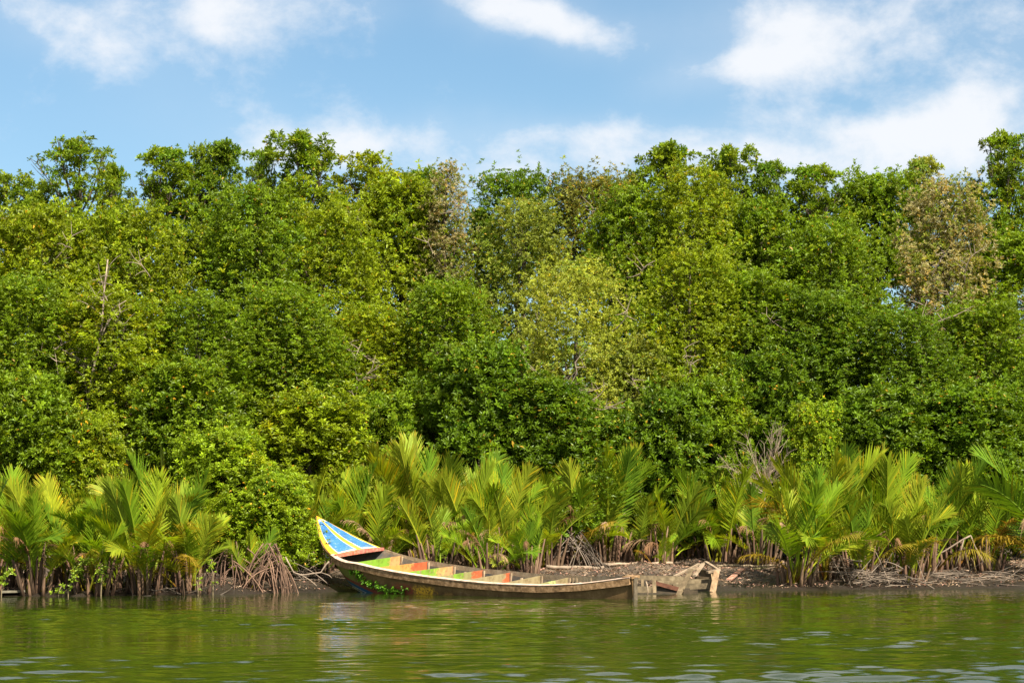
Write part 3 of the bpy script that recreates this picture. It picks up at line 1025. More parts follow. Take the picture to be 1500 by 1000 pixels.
def tree(px, top, d, halfw, crown_low, kind, color, label, n_ros=3000, leaf=0.122, limbs=7, bare=0.0, bark=(0.55, 0.5, 0.46), open_=0.0, group=None, name='mangrove_tree', lean=0.0, nl=7, yellow=0.009):
    base = at_shore(px, d)
    Y = base.y
    ztop = P(px, top, Y).z
    zlow = max(base.z + 0.25, P(px, crown_low, Y).z)
    rad = halfw / FPX * Y
    cat = 'tree' if name != 'mangrove_shrub' else 'shrub'
    seed = int(px * 7 + top * 13 + d * 101)
    pool = CACHE.setdefault((kind, leaf), [])
    if len(pool) >= UNIQUE[kind] and color != 'brown':
        use = pool[seed % len(pool)]
        for _ in range(len(pool)):
            ratio = ((ztop - base.z) / use[2]) / (rad / use[1])
            if 0.72 < ratio < 1.4:
                break
            seed += 1
            use = pool[seed % len(pool)]
        return tree_copy(use, base, rad, ztop - base.z, label, cat, group, name, color, seed)
    t = empty(name, base, label, cat, group)
    pool.append((t, rad, ztop - base.z))
    n_ros = int(n_ros * (1.42 if kind != 'spire' else 1.7))
    leaf = leaf * random.Random(seed).uniform(0.84, 1.14)
    g = np.random.default_rng(seed)
    rr = random.Random(seed)
    H = ztop - base.z
    # --- crown lobes in local coordinates
    h0, h1 = zlow - base.z, H
    ch = h1 - h0
    lob = []
    nlobe = {'dome': 66, 'spire': 140, 'bush': 44}[kind]
    nlobe = int(nlobe * max(0.6, min(1.6, ch * rad / 6.0)))
    tries = 0
    while len(lob) < nlobe and tries < 4000:
        tries += 1
        q = g.uniform(0, 1)
        if kind == 'spire':
            env = 1.12 - 0.66 * q ** 2.0
        elif kind == 'dome':
            env = math.sqrt(max(0.02, 1 - ((q - 0.34) / 0.68) ** 2))
        else:
            env = math.sqrt(max(0.05, 1 - ((q - 0.30) / 0.74) ** 2))
        a = g.uniform(0, 6.283)
        env *= 0.84 + 0.24 * math.sin(2 * a + seed + 5.0 * q) + 0.14 * math.sin(3 * a - seed * 1.7 + 9.0 * q)
        ro = env * rad * math.sqrt(g.uniform(0.12 if kind != 'spire' else 0.02, 1.0)) * 0.86
        lr = rad * g.uniform(0.18, 0.40) * (0.46 if kind == 'spire' else 1.0)
        lr = min(max(lr, 0.15 if kind == 'spire' else 0.26), 0.72)
        z = h0 + q * ch
        z = min(z, h1 - lr * 0.55)
        c = np.array([math.cos(a) * ro + lean * q * rad, math.sin(a) * ro * 0.85, z])
        if kind == 'spire' and q > 0.5:
            lr = g.uniform(0.14, 0.27)
            if g.uniform() < 0.25:
                continue
        if any(np.linalg.norm((c - o[0]) * np.array([1, 1, 1.2])) < 0.50 * min(lr, o[1]) for o in lob):
            continue
        lob.append((c, lr))
    # a leader that reaches the very top
    lob.append((np.array([lean * rad, 0, h1 - 0.2]), 0.20 if kind == 'spire' else 0.38))
    if kind == 'spire':
        for e in range(12):                      # tufts on upswept side branches
            sd = (1 if e % 2 else -1) * (0.10 + 0.09 * e) * g.uniform(0.7, 1.3)
            lob.append((np.array([lean * rad + sd, g.normal(0, 0.1 + 0.05 * e), h1 - 0.34 - 0.17 * e]), g.uniform(0.12, 0.20)))
    else:
        for e in range(16):                      # feathery tufts standing on the crown
            q = g.uniform(0.62, 0.98)
            env = math.sqrt(max(0.02, 1 - ((q - 0.42) / 0.60) ** 2))
            a = g.uniform(0, 6.283)
            lob.append((np.array([math.cos(a) * env * rad * 0.9, math.sin(a) * env * rad * 0.8, h0 + q * ch]), g.uniform(0.15, 0.24)))
    w = np.array([l[1] ** 2 for l in lob])
    if kind == 'spire':
        w = np.array([x * (1.0 if l[0][2] > h0 + 0.45 * ch else 0.8) for x, l in zip(w, lob)])
    w = w / w.sum()
    CC, AA, TT, SS = [], [], [], []
    basec = np.array(PAL[color])
    for (c, lr), f in zip(lob, w):
        k = max(8, int(n_ros * f * (1.0 if kind == 'spire' else 0.70)))
        dd = unit(g.normal(0, 1, (k * 2, 3)))
        dd = dd[(dd[:, 2] > -0.38) | (g.uniform(0, 1, k * 2) < 0.30)][:k]
        # the far flank of a crown is thinner
        keep = (dd[:, 1] < 0.35) | (g.uniform(0, 1, len(dd)) < 0.45)
        dd = dd[keep]
        if open_:
            dd = dd[g.uniform(0, 1, len(dd)) > open_]
        m = len(dd)
        rr_ = lr * (0.42 + 0.74 * g.uniform(0, 1, (m, 1)) ** 0.8)
        pos = c + dd * rr_ * np.array([1.0, 1.0, 0.82])
        pos += 0.10 * lr * np.sin(pos[:, [1, 2, 0]] * 9.0 + seed % 7)
        ax = unit(dd * 0.8 + np.array([0, -0.10, 0.85]) + g.normal(0, 0.28, (m, 3)))
        tone = g.normal(1.0, 0.13)
        warm = g.normal(0, 0.07)
        basec = np.array(PAL[color])
        if color in ('brown', 'rust') and g.uniform() < 0.45:
            basec = np.array(PAL['olive'])
        tint = basec * tone * np.array([1 + warm * 1.6, 1 + warm * 0.4, 1 - warm])
        tint = tint[None] * g.uniform(0.80, 1.20, (m, 1))
        young = (g.uniform(0, 1, m) < 0.13)[:, None]
        tint = np.where(young, tint * np.array([1.55, 1.35, 1.0]), tint)
        CC.append(pos)
        AA.append(ax)
        TT.append(tint)
        SS.append(leaf * g.uniform(0.75, 1.2, m))
    if kind != 'spire':
        # leafy shoots that rise from all over the crown and knit its lobes together
        per = 5
        k = int(n_ros * 0.85 / per)
        q = g.uniform(0.0, 0.93, k)
        pk, hw_ = (0.34, 0.68) if kind == 'dome' else (0.30, 0.74)
        env = np.sqrt(np.maximum(0.03, 1 - ((q - pk) / hw_) ** 2))
        a = g.uniform(0, 6.283, k)
        env = env * (0.84 + 0.24 * np.sin(2 * a + seed + 5.0 * q) + 0.14 * np.sin(3 * a - seed * 1.7 + 9.0 * q))
        ro = env * rad * g.uniform(0.50, 1.0, k)
        pos = np.stack([np.cos(a) * ro + lean * q * rad, np.sin(a) * ro * 0.85, h0 + q * ch], 1)
        dv = unit(np.stack([np.cos(a), np.sin(a), np.full(k, 1.7)], 1) * 0.8 + g.normal(0, 0.45, (k, 3)))
        ln = g.uniform(0.15, 0.95, k) ** 1.2 * min(1.0, 0.5 + rad / 3.0)
        tone = (g.normal(1.0, 0.16, k))[:, None] * np.where((g.uniform(0, 1, k) < (0.30 if color in ('brown', 'rust') else 0.0))[:, None], np.array(PAL['olive']), np.array(PAL[color]))
        for m in range(per):
            f = (0.25 + 0.75 * m / (per - 1))
            CC.append(pos + dv * (ln * f)[:, None] + g.normal(0, 0.055, (k, 3)))
            AA.append(unit(dv + np.array([0, -0.1, 0.35]) + g.normal(0, 0.25, (k, 3))))
            TT.append(tone * g.uniform(0.85, 1.15, (k, 1)) * (1.0 + 0.25 * (m == per - 1)))
            SS.append(leaf * g.uniform(0.75, 1.15, k))
    C, A, T, S = np.concatenate(CC), np.concatenate(AA), np.concatenate(TT), np.concatenate(SS)
    V, F, TC = rosettes(C, A, S, T, nl, g, yellow=yellow)
    co = bpy.data.objects.new('crown', mesh_np('crown', V, F, TC / np.array(PAL[color]), MAT['leaf']))
    co.color = (*PAL[color], 1)
    link(co, t)
    # --- trunk
    mb = MB()
    r0 = 0.035 + 0.010 * H
    pts, rad_ = [], []
    ph = rr.uniform(0, 6)
    for i in range(11):
        q = i / 10
        pts.append((lean * rad * q ** 1.5 + 0.10 * math.sin(q * 5 + ph) * q, 0.08 * math.sin(q * 4 + ph * 2) * q, -0.25 + (H * 0.95 + 0.25) * q))
        rad_.append(r0 * (1 - q) ** 0.8 + 0.012)
    mb.tube(pts, rad_, 7, bark)
    mb.build('trunk', MAT['bark'], t, smooth=True)
    # --- limbs, each with its twigs
    order = sorted(range(len(lob)), key=lambda i: -lob[i][1])
    tips = [i for i in range(len(lob)) if kind == 'spire' and lob[i][0][2] > h0 + 0.55 * ch][:14]
    for i in order[:limbs] + [i for i in tips if i not in order[:limbs]]:
        c, lr = lob[i]
        qs = max(0.12, min(0.85, (c[2] - rr.uniform(0.25, 0.5) * ch * 0.5 - 0.2) / H))
        j = qs * 10
        k = int(j)
        p0 = Vector(pts[k]).lerp(Vector(pts[min(10, k + 1)]), j - k)
        p2 = Vector(c)
        p1 = p0.lerp(p2, 0.5) + Vector((rr.uniform(-.2, .2), rr.uniform(-.2, .1), rr.uniform(-0.3, 0.15)))
        path = bez(p0, p1, p2, 7)
        mb = MB()
        rl = (0.018 + 0.28 * r0) * (0.55 if i in tips else 1.0)
        mb.tube(path, [rl * (1 - 0.75 * s / 6) for s in range(7)], 5, bark)
        for _ in range(7):
            e = p2 + Vector(unit(g.normal(0, 1, 3) + np.array([0, -0.5, 0.3]))) * lr * rr.uniform(0.6, 0.98)
            s = path[rr.choice([4, 5, 6])]
            mb.tube(bez(s, s.lerp(e, 0.5) + Vector((rr.uniform(-.1, .1), 0, rr.uniform(-.1, .05))), e, 4), [0.012, 0.010, 0.008, 0.005], 3, tuple(b * 1.25 for b in bark), cap=False)
        mb.build('limb', MAT['bark'], t, smooth=True)
    # --- bare pale branches sticking out of the foliage towards the river
    for _ in range(int(bare * 0.55 + 0.5)):
        q = rr.uniform(0.2, 0.85)
        a = rr.uniform(-0.9, 0.9)
        env = 0.95 if kind != 'spire' else 0.8 * (1.15 - q)
        e = Vector((math.sin(a) * rad * env, -math.cos(a) * rad * 0.95 * env, h0 + q * ch))
        s = e + Vector((-math.sin(a) * 0.5 + rr.uniform(-.5, .5), 0.35, rr.uniform(-1.0, -0.3)))
        mb = MB()
        path = bez(s, s.lerp(e, 0.55) + Vector((rr.uniform(-.25, .25), -0.1, rr.uniform(-.1, .2))), e, 7)
        mb.tube(path, [0.017 - 0.0018 * i for i in range(7)], 5, (1.7, 1.6, 1.45))
        for _k in range(6):
            b0 = path[rr.randint(2, 6)]
            b1 = b0 + Vector((rr.uniform(-.42, .42), rr.uniform(-.25, .05), rr.uniform(-0.18, 0.42)))
            mb.tube(bez(b0, b0.lerp(b1, 0.5) + Vector((0, 0, rr.uniform(-.1, .1))), b1, 5), [0.011, 0.010, 0.008, 0.006, 0.004], 4, (1.6, 1.5, 1.35), cap=False)
        mb.build('bare_branch', MAT['bark'], t, smooth=True)
    return t


TREES = []


def T_(*a, **k):
    TREES.append((a, k))


G_SKY, G_MID, G_FRONT, G_SHRUB = 'tall trees along the skyline', 'mangroves in the middle of the forest', 'mangroves at the front of the forest', 'low leafy mangroves behind the palms'
# skyline row:   px  top  d   half low
T_(18, 257, 15.5, 96, 430, 'spire', 'green', 'thin crowned tree at the left end of the skyline', open_=0.25, group=G_SKY)
T_(112, 200, 15, 104, 430, 'spire', 'green', 'tall tree with sparse spire top, nearest the left end of the skyline', open_=0.30, group=G_SKY, limbs=10)
T_(243, 220, 15.5, 92, 430, 'spire', 'green', 'bushy topped tall tree standing just beside the sparse spire tree', open_=0.1, group=G_SKY)
T_(332, 212, 16, 79, 430, 'spire', 'deep', 'dark tall tree with twin tufts, next to the spike topped tree', open_=0.25, group=G_SKY, limbs=10)
T_(443, 198, 15.5, 97, 430, 'spire', 'green', 'tall tree topped by one thin spike, above the boat bow', open_=0.15, group=G_SKY, limbs=9)
T_(535, 230, 15, 107, 430, 'spire', 'lime', 'broad yellow green tree on the skyline left of the tan tree', group=G_SKY)
T_(622, 250, 16.5, 64, 420, 'spire', 'deep', 'dark tufts of a tall tree just behind the tan leaved tree', open_=0.2, group=G_SKY, n_ros=1305)
T_(760, 255, 17, 79, 420, 'dome', 'deep', 'dark green round tree top by the dip in the skyline', group=G_SKY, n_ros=1595)
T_(868, 260, 16, 84, 430, 'dome', 'rust', 'rust brown thin leaved tree top at mid skyline', open_=0.2, group=G_SKY, bare=4, leaf=0.10, yellow=0.05)
T_(985, 214, 16, 84, 430, 'spire', 'green', 'tall round topped tree on the skyline, first beyond the rust brown top', group=G_SKY)
T_(1068, 219, 16.5, 84, 430, 'spire', 'green', 'flat topped tall tree just beside the round topped one', group=G_SKY, open_=0.1)
T_(1128, 240, 16, 66, 430, 'spire', 'deep', 'narrow dark tree between the flat topped tree and the layered tree', group=G_SKY)
T_(1192, 246, 15.5, 89, 430, 'spire', 'green', 'tall tree with layered branches above the big palm clump', group=G_SKY)
T_(1285, 260, 16, 74, 430, 'dome', 'green', 'small domed tree top standing alone against the white cloud', group=G_SKY, n_ros=2175)
T_(1352, 234, 16.5, 66, 430, 'spire', 'olive', 'see-through grey green tree top behind the tan brown tree', open_=0.4, group=G_SKY, n_ros=1740)
T_(1474, 198, 15.5, 79, 430, 'spire', 'green', 'tallest tree at the right end of the skyline', open_=0.15, group=G_SKY, limbs=10)
T_(292, 215, 16.2, 40, 400, 'spire', 'green', 'slim feathery tree top between the bushy tall tree and the twin tufts', open_=0.2, group=G_SKY)
T_(388, 220, 16.5, 44, 400, 'spire', 'green', 'slim feathery tree top just left of the spike topped tree', open_=0.2, group=G_SKY)
T_(170, 244, 16.8, 46, 400, 'spire', 'green', 'low feathery tree top between the sparse spire tree and the bushy one', open_=0.2, group=G_SKY)
T_(62, 268, 16.4, 44, 400, 'spire', 'green', 'low tree top between the left end tree and the sparse spire tree', open_=0.2, group=G_SKY)
T_(1240, 280, 16.8, 50, 420, 'spire', 'green', 'low tree top between the layered tree and the small domed top', open_=0.15, group=G_SKY)
T_(1425, 260, 16.6, 48, 420, 'spire', 'deep', 'dark narrow tree top beside the tallest tree at the right', open_=0.15, group=G_SKY)
T_(700, 312, 17.5, 50, 430, 'spire', 'deep', 'dark low tree top in the dip of the skyline', open_=0.1, group=G_SKY)
T_(925, 248, 17.0, 44, 420, 'spire', 'green', 'feathery tree top just right of the rust brown one', open_=0.1, group=G_SKY)
# middle row
T_(55, 311, 11.1, 105, 600, 'dome', 'lime', 'wide yellow green mangrove at the left edge below the skyline', group=G_MID, bare=2)
T_(190, 307, 11.5, 108, 600, 'dome', 'lime', 'wide round mangrove below the sparse spire tree', group=G_MID, bare=4, n_ros=3335)
T_(372, 275, 10.7, 88, 600, 'dome', 'green', 'mangrove with dark gaps and yellow tufts below the spike topped tree', group=G_MID, bare=3)
T_(478, 303, 11.6, 84, 600, 'dome', 'lime', 'yellow green mangrove directly above the boat bow', group=G_MID, bare=3)
T_(588, 258, 12.5, 82, 600, 'dome', 'lime', 'broad light green mangrove touching the tan leaved tree', group=G_MID, bare=2, n_ros=3335)
T_(655, 239, 12.0, 46, 600, 'dome', 'brown', 'half dead tan leaved tree beside the dip in the skyline', open_=0.15, group=G_MID, bare=6, leaf=0.085, n_ros=3000, yellow=0.02)
T_(768, 294, 11.7, 86, 600, 'dome', 'olive', 'fine leaved olive tree below the dip in the skyline', group=G_MID, leaf=0.10, n_ros=3000, bare=2)
T_(920, 279, 12.6, 72, 600, 'dome', 'green', 'green mangrove below the rust brown tree top', group=G_MID, bare=2)
T_(1020, 246, 12.0, 92, 600, 'dome', 'lime', 'large light green mangrove below the round and flat topped trees', group=G_MID, n_ros=3480)
T_(1112, 297, 12.1, 74, 600, 'dome', 'green', 'mangrove with a dark bare trunk line above the wreck', group=G_MID)
T_(1215, 329, 11.5, 92, 600, 'dome', 'green', 'full dark green mangrove below the layered tree', group=G_MID, n_ros=3335)
T_(1386, 265, 11.4, 78, 600, 'dome', 'brown', 'tan and brown leaved dying tree at the right of the forest', open_=0.05, group=G_MID, bare=9, leaf=0.095, n_ros=4300, yellow=0.03)
T_(1484, 346, 11.7, 84, 600, 'dome', 'green', 'leafy mangrove at the right edge under the tallest tree', group=G_MID)
# front row
T_(28, 408, 7.9, 98, 770, 'dome', 'green', 'green mangrove at the left edge behind the first palms', group=G_FRONT, bare=2)
T_(160, 433, 8.0, 108, 770, 'dome', 'lime', 'mangrove with pale bare trunks showing through its leaves', group=G_FRONT, bare=9, bark=(2.3, 2.2, 2.0), limbs=9)
T_(292, 434, 7.6, 84, 770, 'dome', 'green', 'mangrove above the dark hollow behind the palms', group=G_FRONT, bare=3)
T_(420, 424, 8.3, 98, 770, 'dome', 'green', 'wide mangrove with grey twigs above the boat bow', group=G_FRONT, bare=4)
T_(540, 450, 8.4, 88, 770, 'dome', 'lime', 'yellow green mangrove behind the tallest palms', group=G_FRONT, bare=4)
T_(655, 415, 7.8, 92, 770, 'dome', 'green', 'deep green mangrove with thin bare branches at mid forest', group=G_FRONT, bare=4)
T_(845, 386, 8.3, 112, 770, 'dome', 'pale', 'large pale yellow tree with tiny leaves at mid forest', group=G_FRONT, leaf=0.085, n_ros=4600, bare=3, nl=7)
T_(925, 495, 8.3, 82, 770, 'dome', 'olive', 'grey green fine leaved tree hanging low behind the palms', group=G_FRONT, leaf=0.09, n_ros=3000, bare=5)
T_(1012, 366, 8.6, 78, 770, 'dome', 'lime', 'light green mangrove between the pale yellow tree and the wreck', group=G_FRONT)
T_(1090, 401, 9.1, 72, 770, 'dome', 'green', 'mangrove standing over the leafless shrub', group=G_FRONT)
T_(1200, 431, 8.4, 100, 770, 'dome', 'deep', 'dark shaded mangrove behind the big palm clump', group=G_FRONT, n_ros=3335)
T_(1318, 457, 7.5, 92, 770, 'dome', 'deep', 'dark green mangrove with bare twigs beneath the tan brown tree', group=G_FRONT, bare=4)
T_(1436, 445, 8.2, 96, 770, 'dome', 'green', 'dense mangrove with yellowing leaves near the right edge', group=G_FRONT, bare=3, yellow=0.04)
# low shrubs
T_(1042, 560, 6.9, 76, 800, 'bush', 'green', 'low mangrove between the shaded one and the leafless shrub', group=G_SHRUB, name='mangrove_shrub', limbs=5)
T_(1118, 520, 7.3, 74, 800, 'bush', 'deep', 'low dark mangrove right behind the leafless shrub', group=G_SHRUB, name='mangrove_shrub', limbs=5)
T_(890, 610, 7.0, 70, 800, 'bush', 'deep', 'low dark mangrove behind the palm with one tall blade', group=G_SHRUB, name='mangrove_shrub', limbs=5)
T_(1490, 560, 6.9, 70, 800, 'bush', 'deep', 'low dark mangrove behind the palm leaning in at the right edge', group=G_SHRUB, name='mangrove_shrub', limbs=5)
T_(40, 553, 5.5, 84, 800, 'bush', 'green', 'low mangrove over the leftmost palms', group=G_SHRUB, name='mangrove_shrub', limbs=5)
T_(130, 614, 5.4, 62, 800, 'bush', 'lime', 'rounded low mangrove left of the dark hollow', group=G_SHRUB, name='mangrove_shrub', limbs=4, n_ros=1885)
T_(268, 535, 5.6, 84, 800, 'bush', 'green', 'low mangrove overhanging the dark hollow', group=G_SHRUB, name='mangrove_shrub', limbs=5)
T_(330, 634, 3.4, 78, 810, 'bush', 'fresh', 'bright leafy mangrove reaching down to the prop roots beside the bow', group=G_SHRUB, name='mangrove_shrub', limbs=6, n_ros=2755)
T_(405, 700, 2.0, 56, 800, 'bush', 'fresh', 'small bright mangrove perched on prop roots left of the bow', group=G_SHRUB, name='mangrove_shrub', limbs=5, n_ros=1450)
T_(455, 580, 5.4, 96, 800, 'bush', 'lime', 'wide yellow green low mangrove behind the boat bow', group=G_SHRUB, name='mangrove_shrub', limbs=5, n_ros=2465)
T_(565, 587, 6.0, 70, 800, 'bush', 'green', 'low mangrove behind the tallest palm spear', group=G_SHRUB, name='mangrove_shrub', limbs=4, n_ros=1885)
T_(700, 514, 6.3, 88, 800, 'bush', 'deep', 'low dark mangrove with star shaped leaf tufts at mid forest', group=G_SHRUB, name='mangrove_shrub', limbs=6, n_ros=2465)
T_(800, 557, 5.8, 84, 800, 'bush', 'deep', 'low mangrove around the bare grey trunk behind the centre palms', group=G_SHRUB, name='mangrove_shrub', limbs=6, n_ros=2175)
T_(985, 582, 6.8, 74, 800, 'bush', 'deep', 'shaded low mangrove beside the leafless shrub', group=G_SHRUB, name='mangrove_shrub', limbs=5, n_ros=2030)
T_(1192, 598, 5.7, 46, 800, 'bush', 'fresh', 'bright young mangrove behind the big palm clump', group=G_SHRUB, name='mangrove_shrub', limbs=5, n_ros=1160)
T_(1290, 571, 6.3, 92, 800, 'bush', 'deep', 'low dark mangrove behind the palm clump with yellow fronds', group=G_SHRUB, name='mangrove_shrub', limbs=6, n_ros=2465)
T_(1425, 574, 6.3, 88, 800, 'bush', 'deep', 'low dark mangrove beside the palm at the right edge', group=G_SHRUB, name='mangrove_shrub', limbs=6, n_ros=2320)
for a, k in TREES:
    tree(*a, **k)


def build_backwood():
    """the rest of the forest behind the named trees: one mass"""
    g = np.random.default_rng(77)
    n = 30000
    x = g.uniform(-26, 28, n)
    d = g.uniform(17.5, 25, n)
    y = 45.7 + 0.27 * x + d
    top = 10.1 + 0.7 * np.sin(x * 0.8) + 0.6 * np.sin(x * 2.1 + 1)
    z = 0.9 + (top - 0.9) * g.uniform(0, 1, n)
    low = g.uniform(0, 1, n) < 0.35
    z = np.where(low, 0.6 + g.uniform(0, 5.2, n), z)
    C = np.stack([x, y, z], 1)
    A = unit(g.normal(0, 0.5, (n, 3)) + np.array([0, -0.4, 0.6]))
    S = g.uniform(0.24, 0.40, n)
    S = np.where(low, S * 1.9, np.where(z > 7.5, S * 0.6, S))
    T = np.array(PAL['deep']) * g.uniform(0.7, 1.4, (n, 1))
    V, F, TC = rosettes(C, A, S, T, 5, g)
    o = bpy.data.objects.new('forest', mesh_np('forest', V, F, TC, MAT['leaf']))
    link(o, None, 'dense dark forest filling the gaps behind the front trees', 'forest', kind='stuff')


build_backwood()

# ------------------------------------------------------------------ nipa palms
FL = 3.0


def frond_mesh(name, lean, bend, seed, mode='green', nleaf=50, alpha=(62, 22), dih=24, llen=0.78, twist=0.0, petiole=0.34):
    g = random.Random(seed)
    n = 26
    pts, tans = [], []
    p = Vector((0, 0, 0))
    step = FL / (n - 1)
    for i in range(n):
        q = i / (n - 1)
        a = R(lean + bend * q ** 1.7)
        t = Vector((math.sin(a), 0.0, math.cos(a)))
        pts.append(p.copy())
        tans.append(t)
        p = p + t * step
    V, F, T = [], [], []
    dead = mode == 'dead'
    # rachis
    mb = MB()
    sc = {'green': (1.6, 1.35, 1.6), 'dead': (0.9, 0.9, 0.9), 'yellow': (1.2, 1.0, 1.0)}[mode]
    rads = [0.034 * (1 - q) ** 0.9 + 0.005 for q in (i / (n - 1) for i in range(n))]
    mb.tube(pts[::2] + [pts[-1]], rads[::2] + [rads[-1]], 5, (1, 1, 1))
    nb = len(mb.v)
    for i in range(nb):
        q = min(1, (i // 5) / (n / 2))
        if q < 0.22:
            mb.t[i] = (1.3, 0.75, 1.2) if not dead else (0.8, 0.8, 0.8)
        else:
            mb.t[i] = tuple(sc)
    for side in (-1, 1):
        for k in range(nleaf):
            q = petiole + (1 - petiole) * (k + g.uniform(-0.3, 0.3)) / (nleaf - 1)
            q = min(1.0, max(petiole, q))
            j = q * (n - 1)
            i0 = min(n - 2, int(j))
            o = pts[i0].lerp(pts[i0 + 1], j - i0)
            t = tans[i0]
            qq = (q - petiole) / (1 - petiole)
            S0 = Vector((0, side, 0))
            N0 = t.cross(Vector((0, 1, 0))) * -1          # upper side of the frond
            N0 = Vector((-t.z, 0, t.x)) if True else N0
            tw = twist * qq
            S1 = S0 * math.cos(tw) + N0 * math.sin(tw) * side
            N1 = N0 * math.cos(tw) - Vector((0, 1, 0)) * math.sin(tw)
            al = R(alpha[0] + (alpha[1] - alpha[0]) * qq + g.uniform(-5, 5))
            be = R(dih + g.uniform(-9, 9))
            D = t * math.cos(al) + (S1 * math.cos(be) + N1 * math.sin(be)) * math.sin(al)
            L = llen * (0.55 + 1.2 * qq * (1 - qq) * 1.7) * g.uniform(0.86, 1.08)
            if qq > 0.85:
                L *= 1 - (qq - 0.85) * 2.2
            droop = {'green': 0.10, 'yellow': 0.45, 'dead': 0.55}[mode] * g.uniform(0.2, 1.9)
            w = 0.017 * (1.0 if not dead else 0.75)
            Wd = D.cross(N1).normalized()
            # broad sides of the leaflets face along the frond's normal
            segs = 3
            b = len(V)
            br = g.uniform(0.75, 1.2)
            yel = g.random() < (0.05 if mode == 'green' else 0.0)
            for s in range(segs + 1):
                f = s / segs
                c = o + D * (L * f) + Vector((0, 0, -1)) * (droop * L * f * f)
                ww = w * (0.75 + 0.7 * f) if f < 0.5 else w * (2.2 * (1 - f) + 0.02)
                keel = N1 * (-0.25 * ww)
                cc = (br * (1 + 0.25 * f), br * (1 + 0.10 * f), br)
                if yel:
                    cc = (cc[0] * 2.0, cc[1] * 1.3, cc[2])
                if mode == 'green' and f > 0.9 and g.random() < 0.35:
                    cc = (2.2, 1.1, 2.0)
                V += [tuple(c + Wd * ww), tuple(c - Wd * ww)]
                T += [cc, cc]
            for s in range(segs):
                F.append((b + 2 * s, b + 2 * s + 1, b + 2 * s + 3, b + 2 * s + 2))
    nb = len(mb.v)
    Vall = mb.v + V
    Fall = mb.f + [tuple(i + nb for i in f) for f in F]
    Tall = mb.t + T
    return mesh_np(name, np.array(Vall), Fall, np.array(Tall), MAT['dry'] if dead else MAT['frond'])


FR = {'up': [], 'mid': [], 'out': [], 'yellow': [], 'dead': [], 'spear': []}
for i in range(7):
    FR['up'].append(frond_mesh('frond_up', 3 + i * 2.2, 14 + 5 * (i % 4), 100 + i, alpha=(52, 18), dih=20 + 6 * (i % 3), twist=(-0.9, 0.7, 0.3, 1.1, -0.4, 0.9, -1.2)[i]))
for i in range(7):
    FR['mid'].append(frond_mesh('frond_mid', 12 + i * 2.5, 34 + 7 * (i % 4), 200 + i, alpha=(60, 20), dih=18 + 5 * (i % 3), twist=(0.9, -0.8, 0.4, -0.3, 1.1, -1.1, 0.7)[i]))
for i in range(6):
    FR['out'].append(frond_mesh('frond_out', 26 + i * 3, 52 + 9 * (i % 4), 300 + i, alpha=(64, 24), dih=14, twist=(0.6, -0.6, 0.9, -0.9, 0.2, -0.2)[i]))
for i in range(4):
    FR['yellow'].append(frond_mesh('frond_yellow', 24 + i * 5, 52 + 10 * i, 400 + i, mode='yellow', nleaf=36, alpha=(66, 28), dih=4, twist=(0.5, -0.5, 0.2, -0.3)[i]))
for i in range(5):
    FR['dead'].append(frond_mesh('frond_dead', 20 + i * 9, 70 + 8 * i, 500 + i, mode='dead', nleaf=24, alpha=(24, 9), dih=-4, llen=0.7, twist=0.4 * (i - 2)))
for i in range(2):
    FR['spear'].append(frond_mesh('frond_spear', 1 + 2 * i, 5, 600 + i, alpha=(9, 4), dih=30, llen=0.7, petiole=0.34))

FCOL = [(0.170, 0.280, 0.012), (0.220, 0.305, 0.014), (0.120, 0.225, 0.014), (0.240, 0.300, 0.018), (0.180, 0.260, 0.016)]


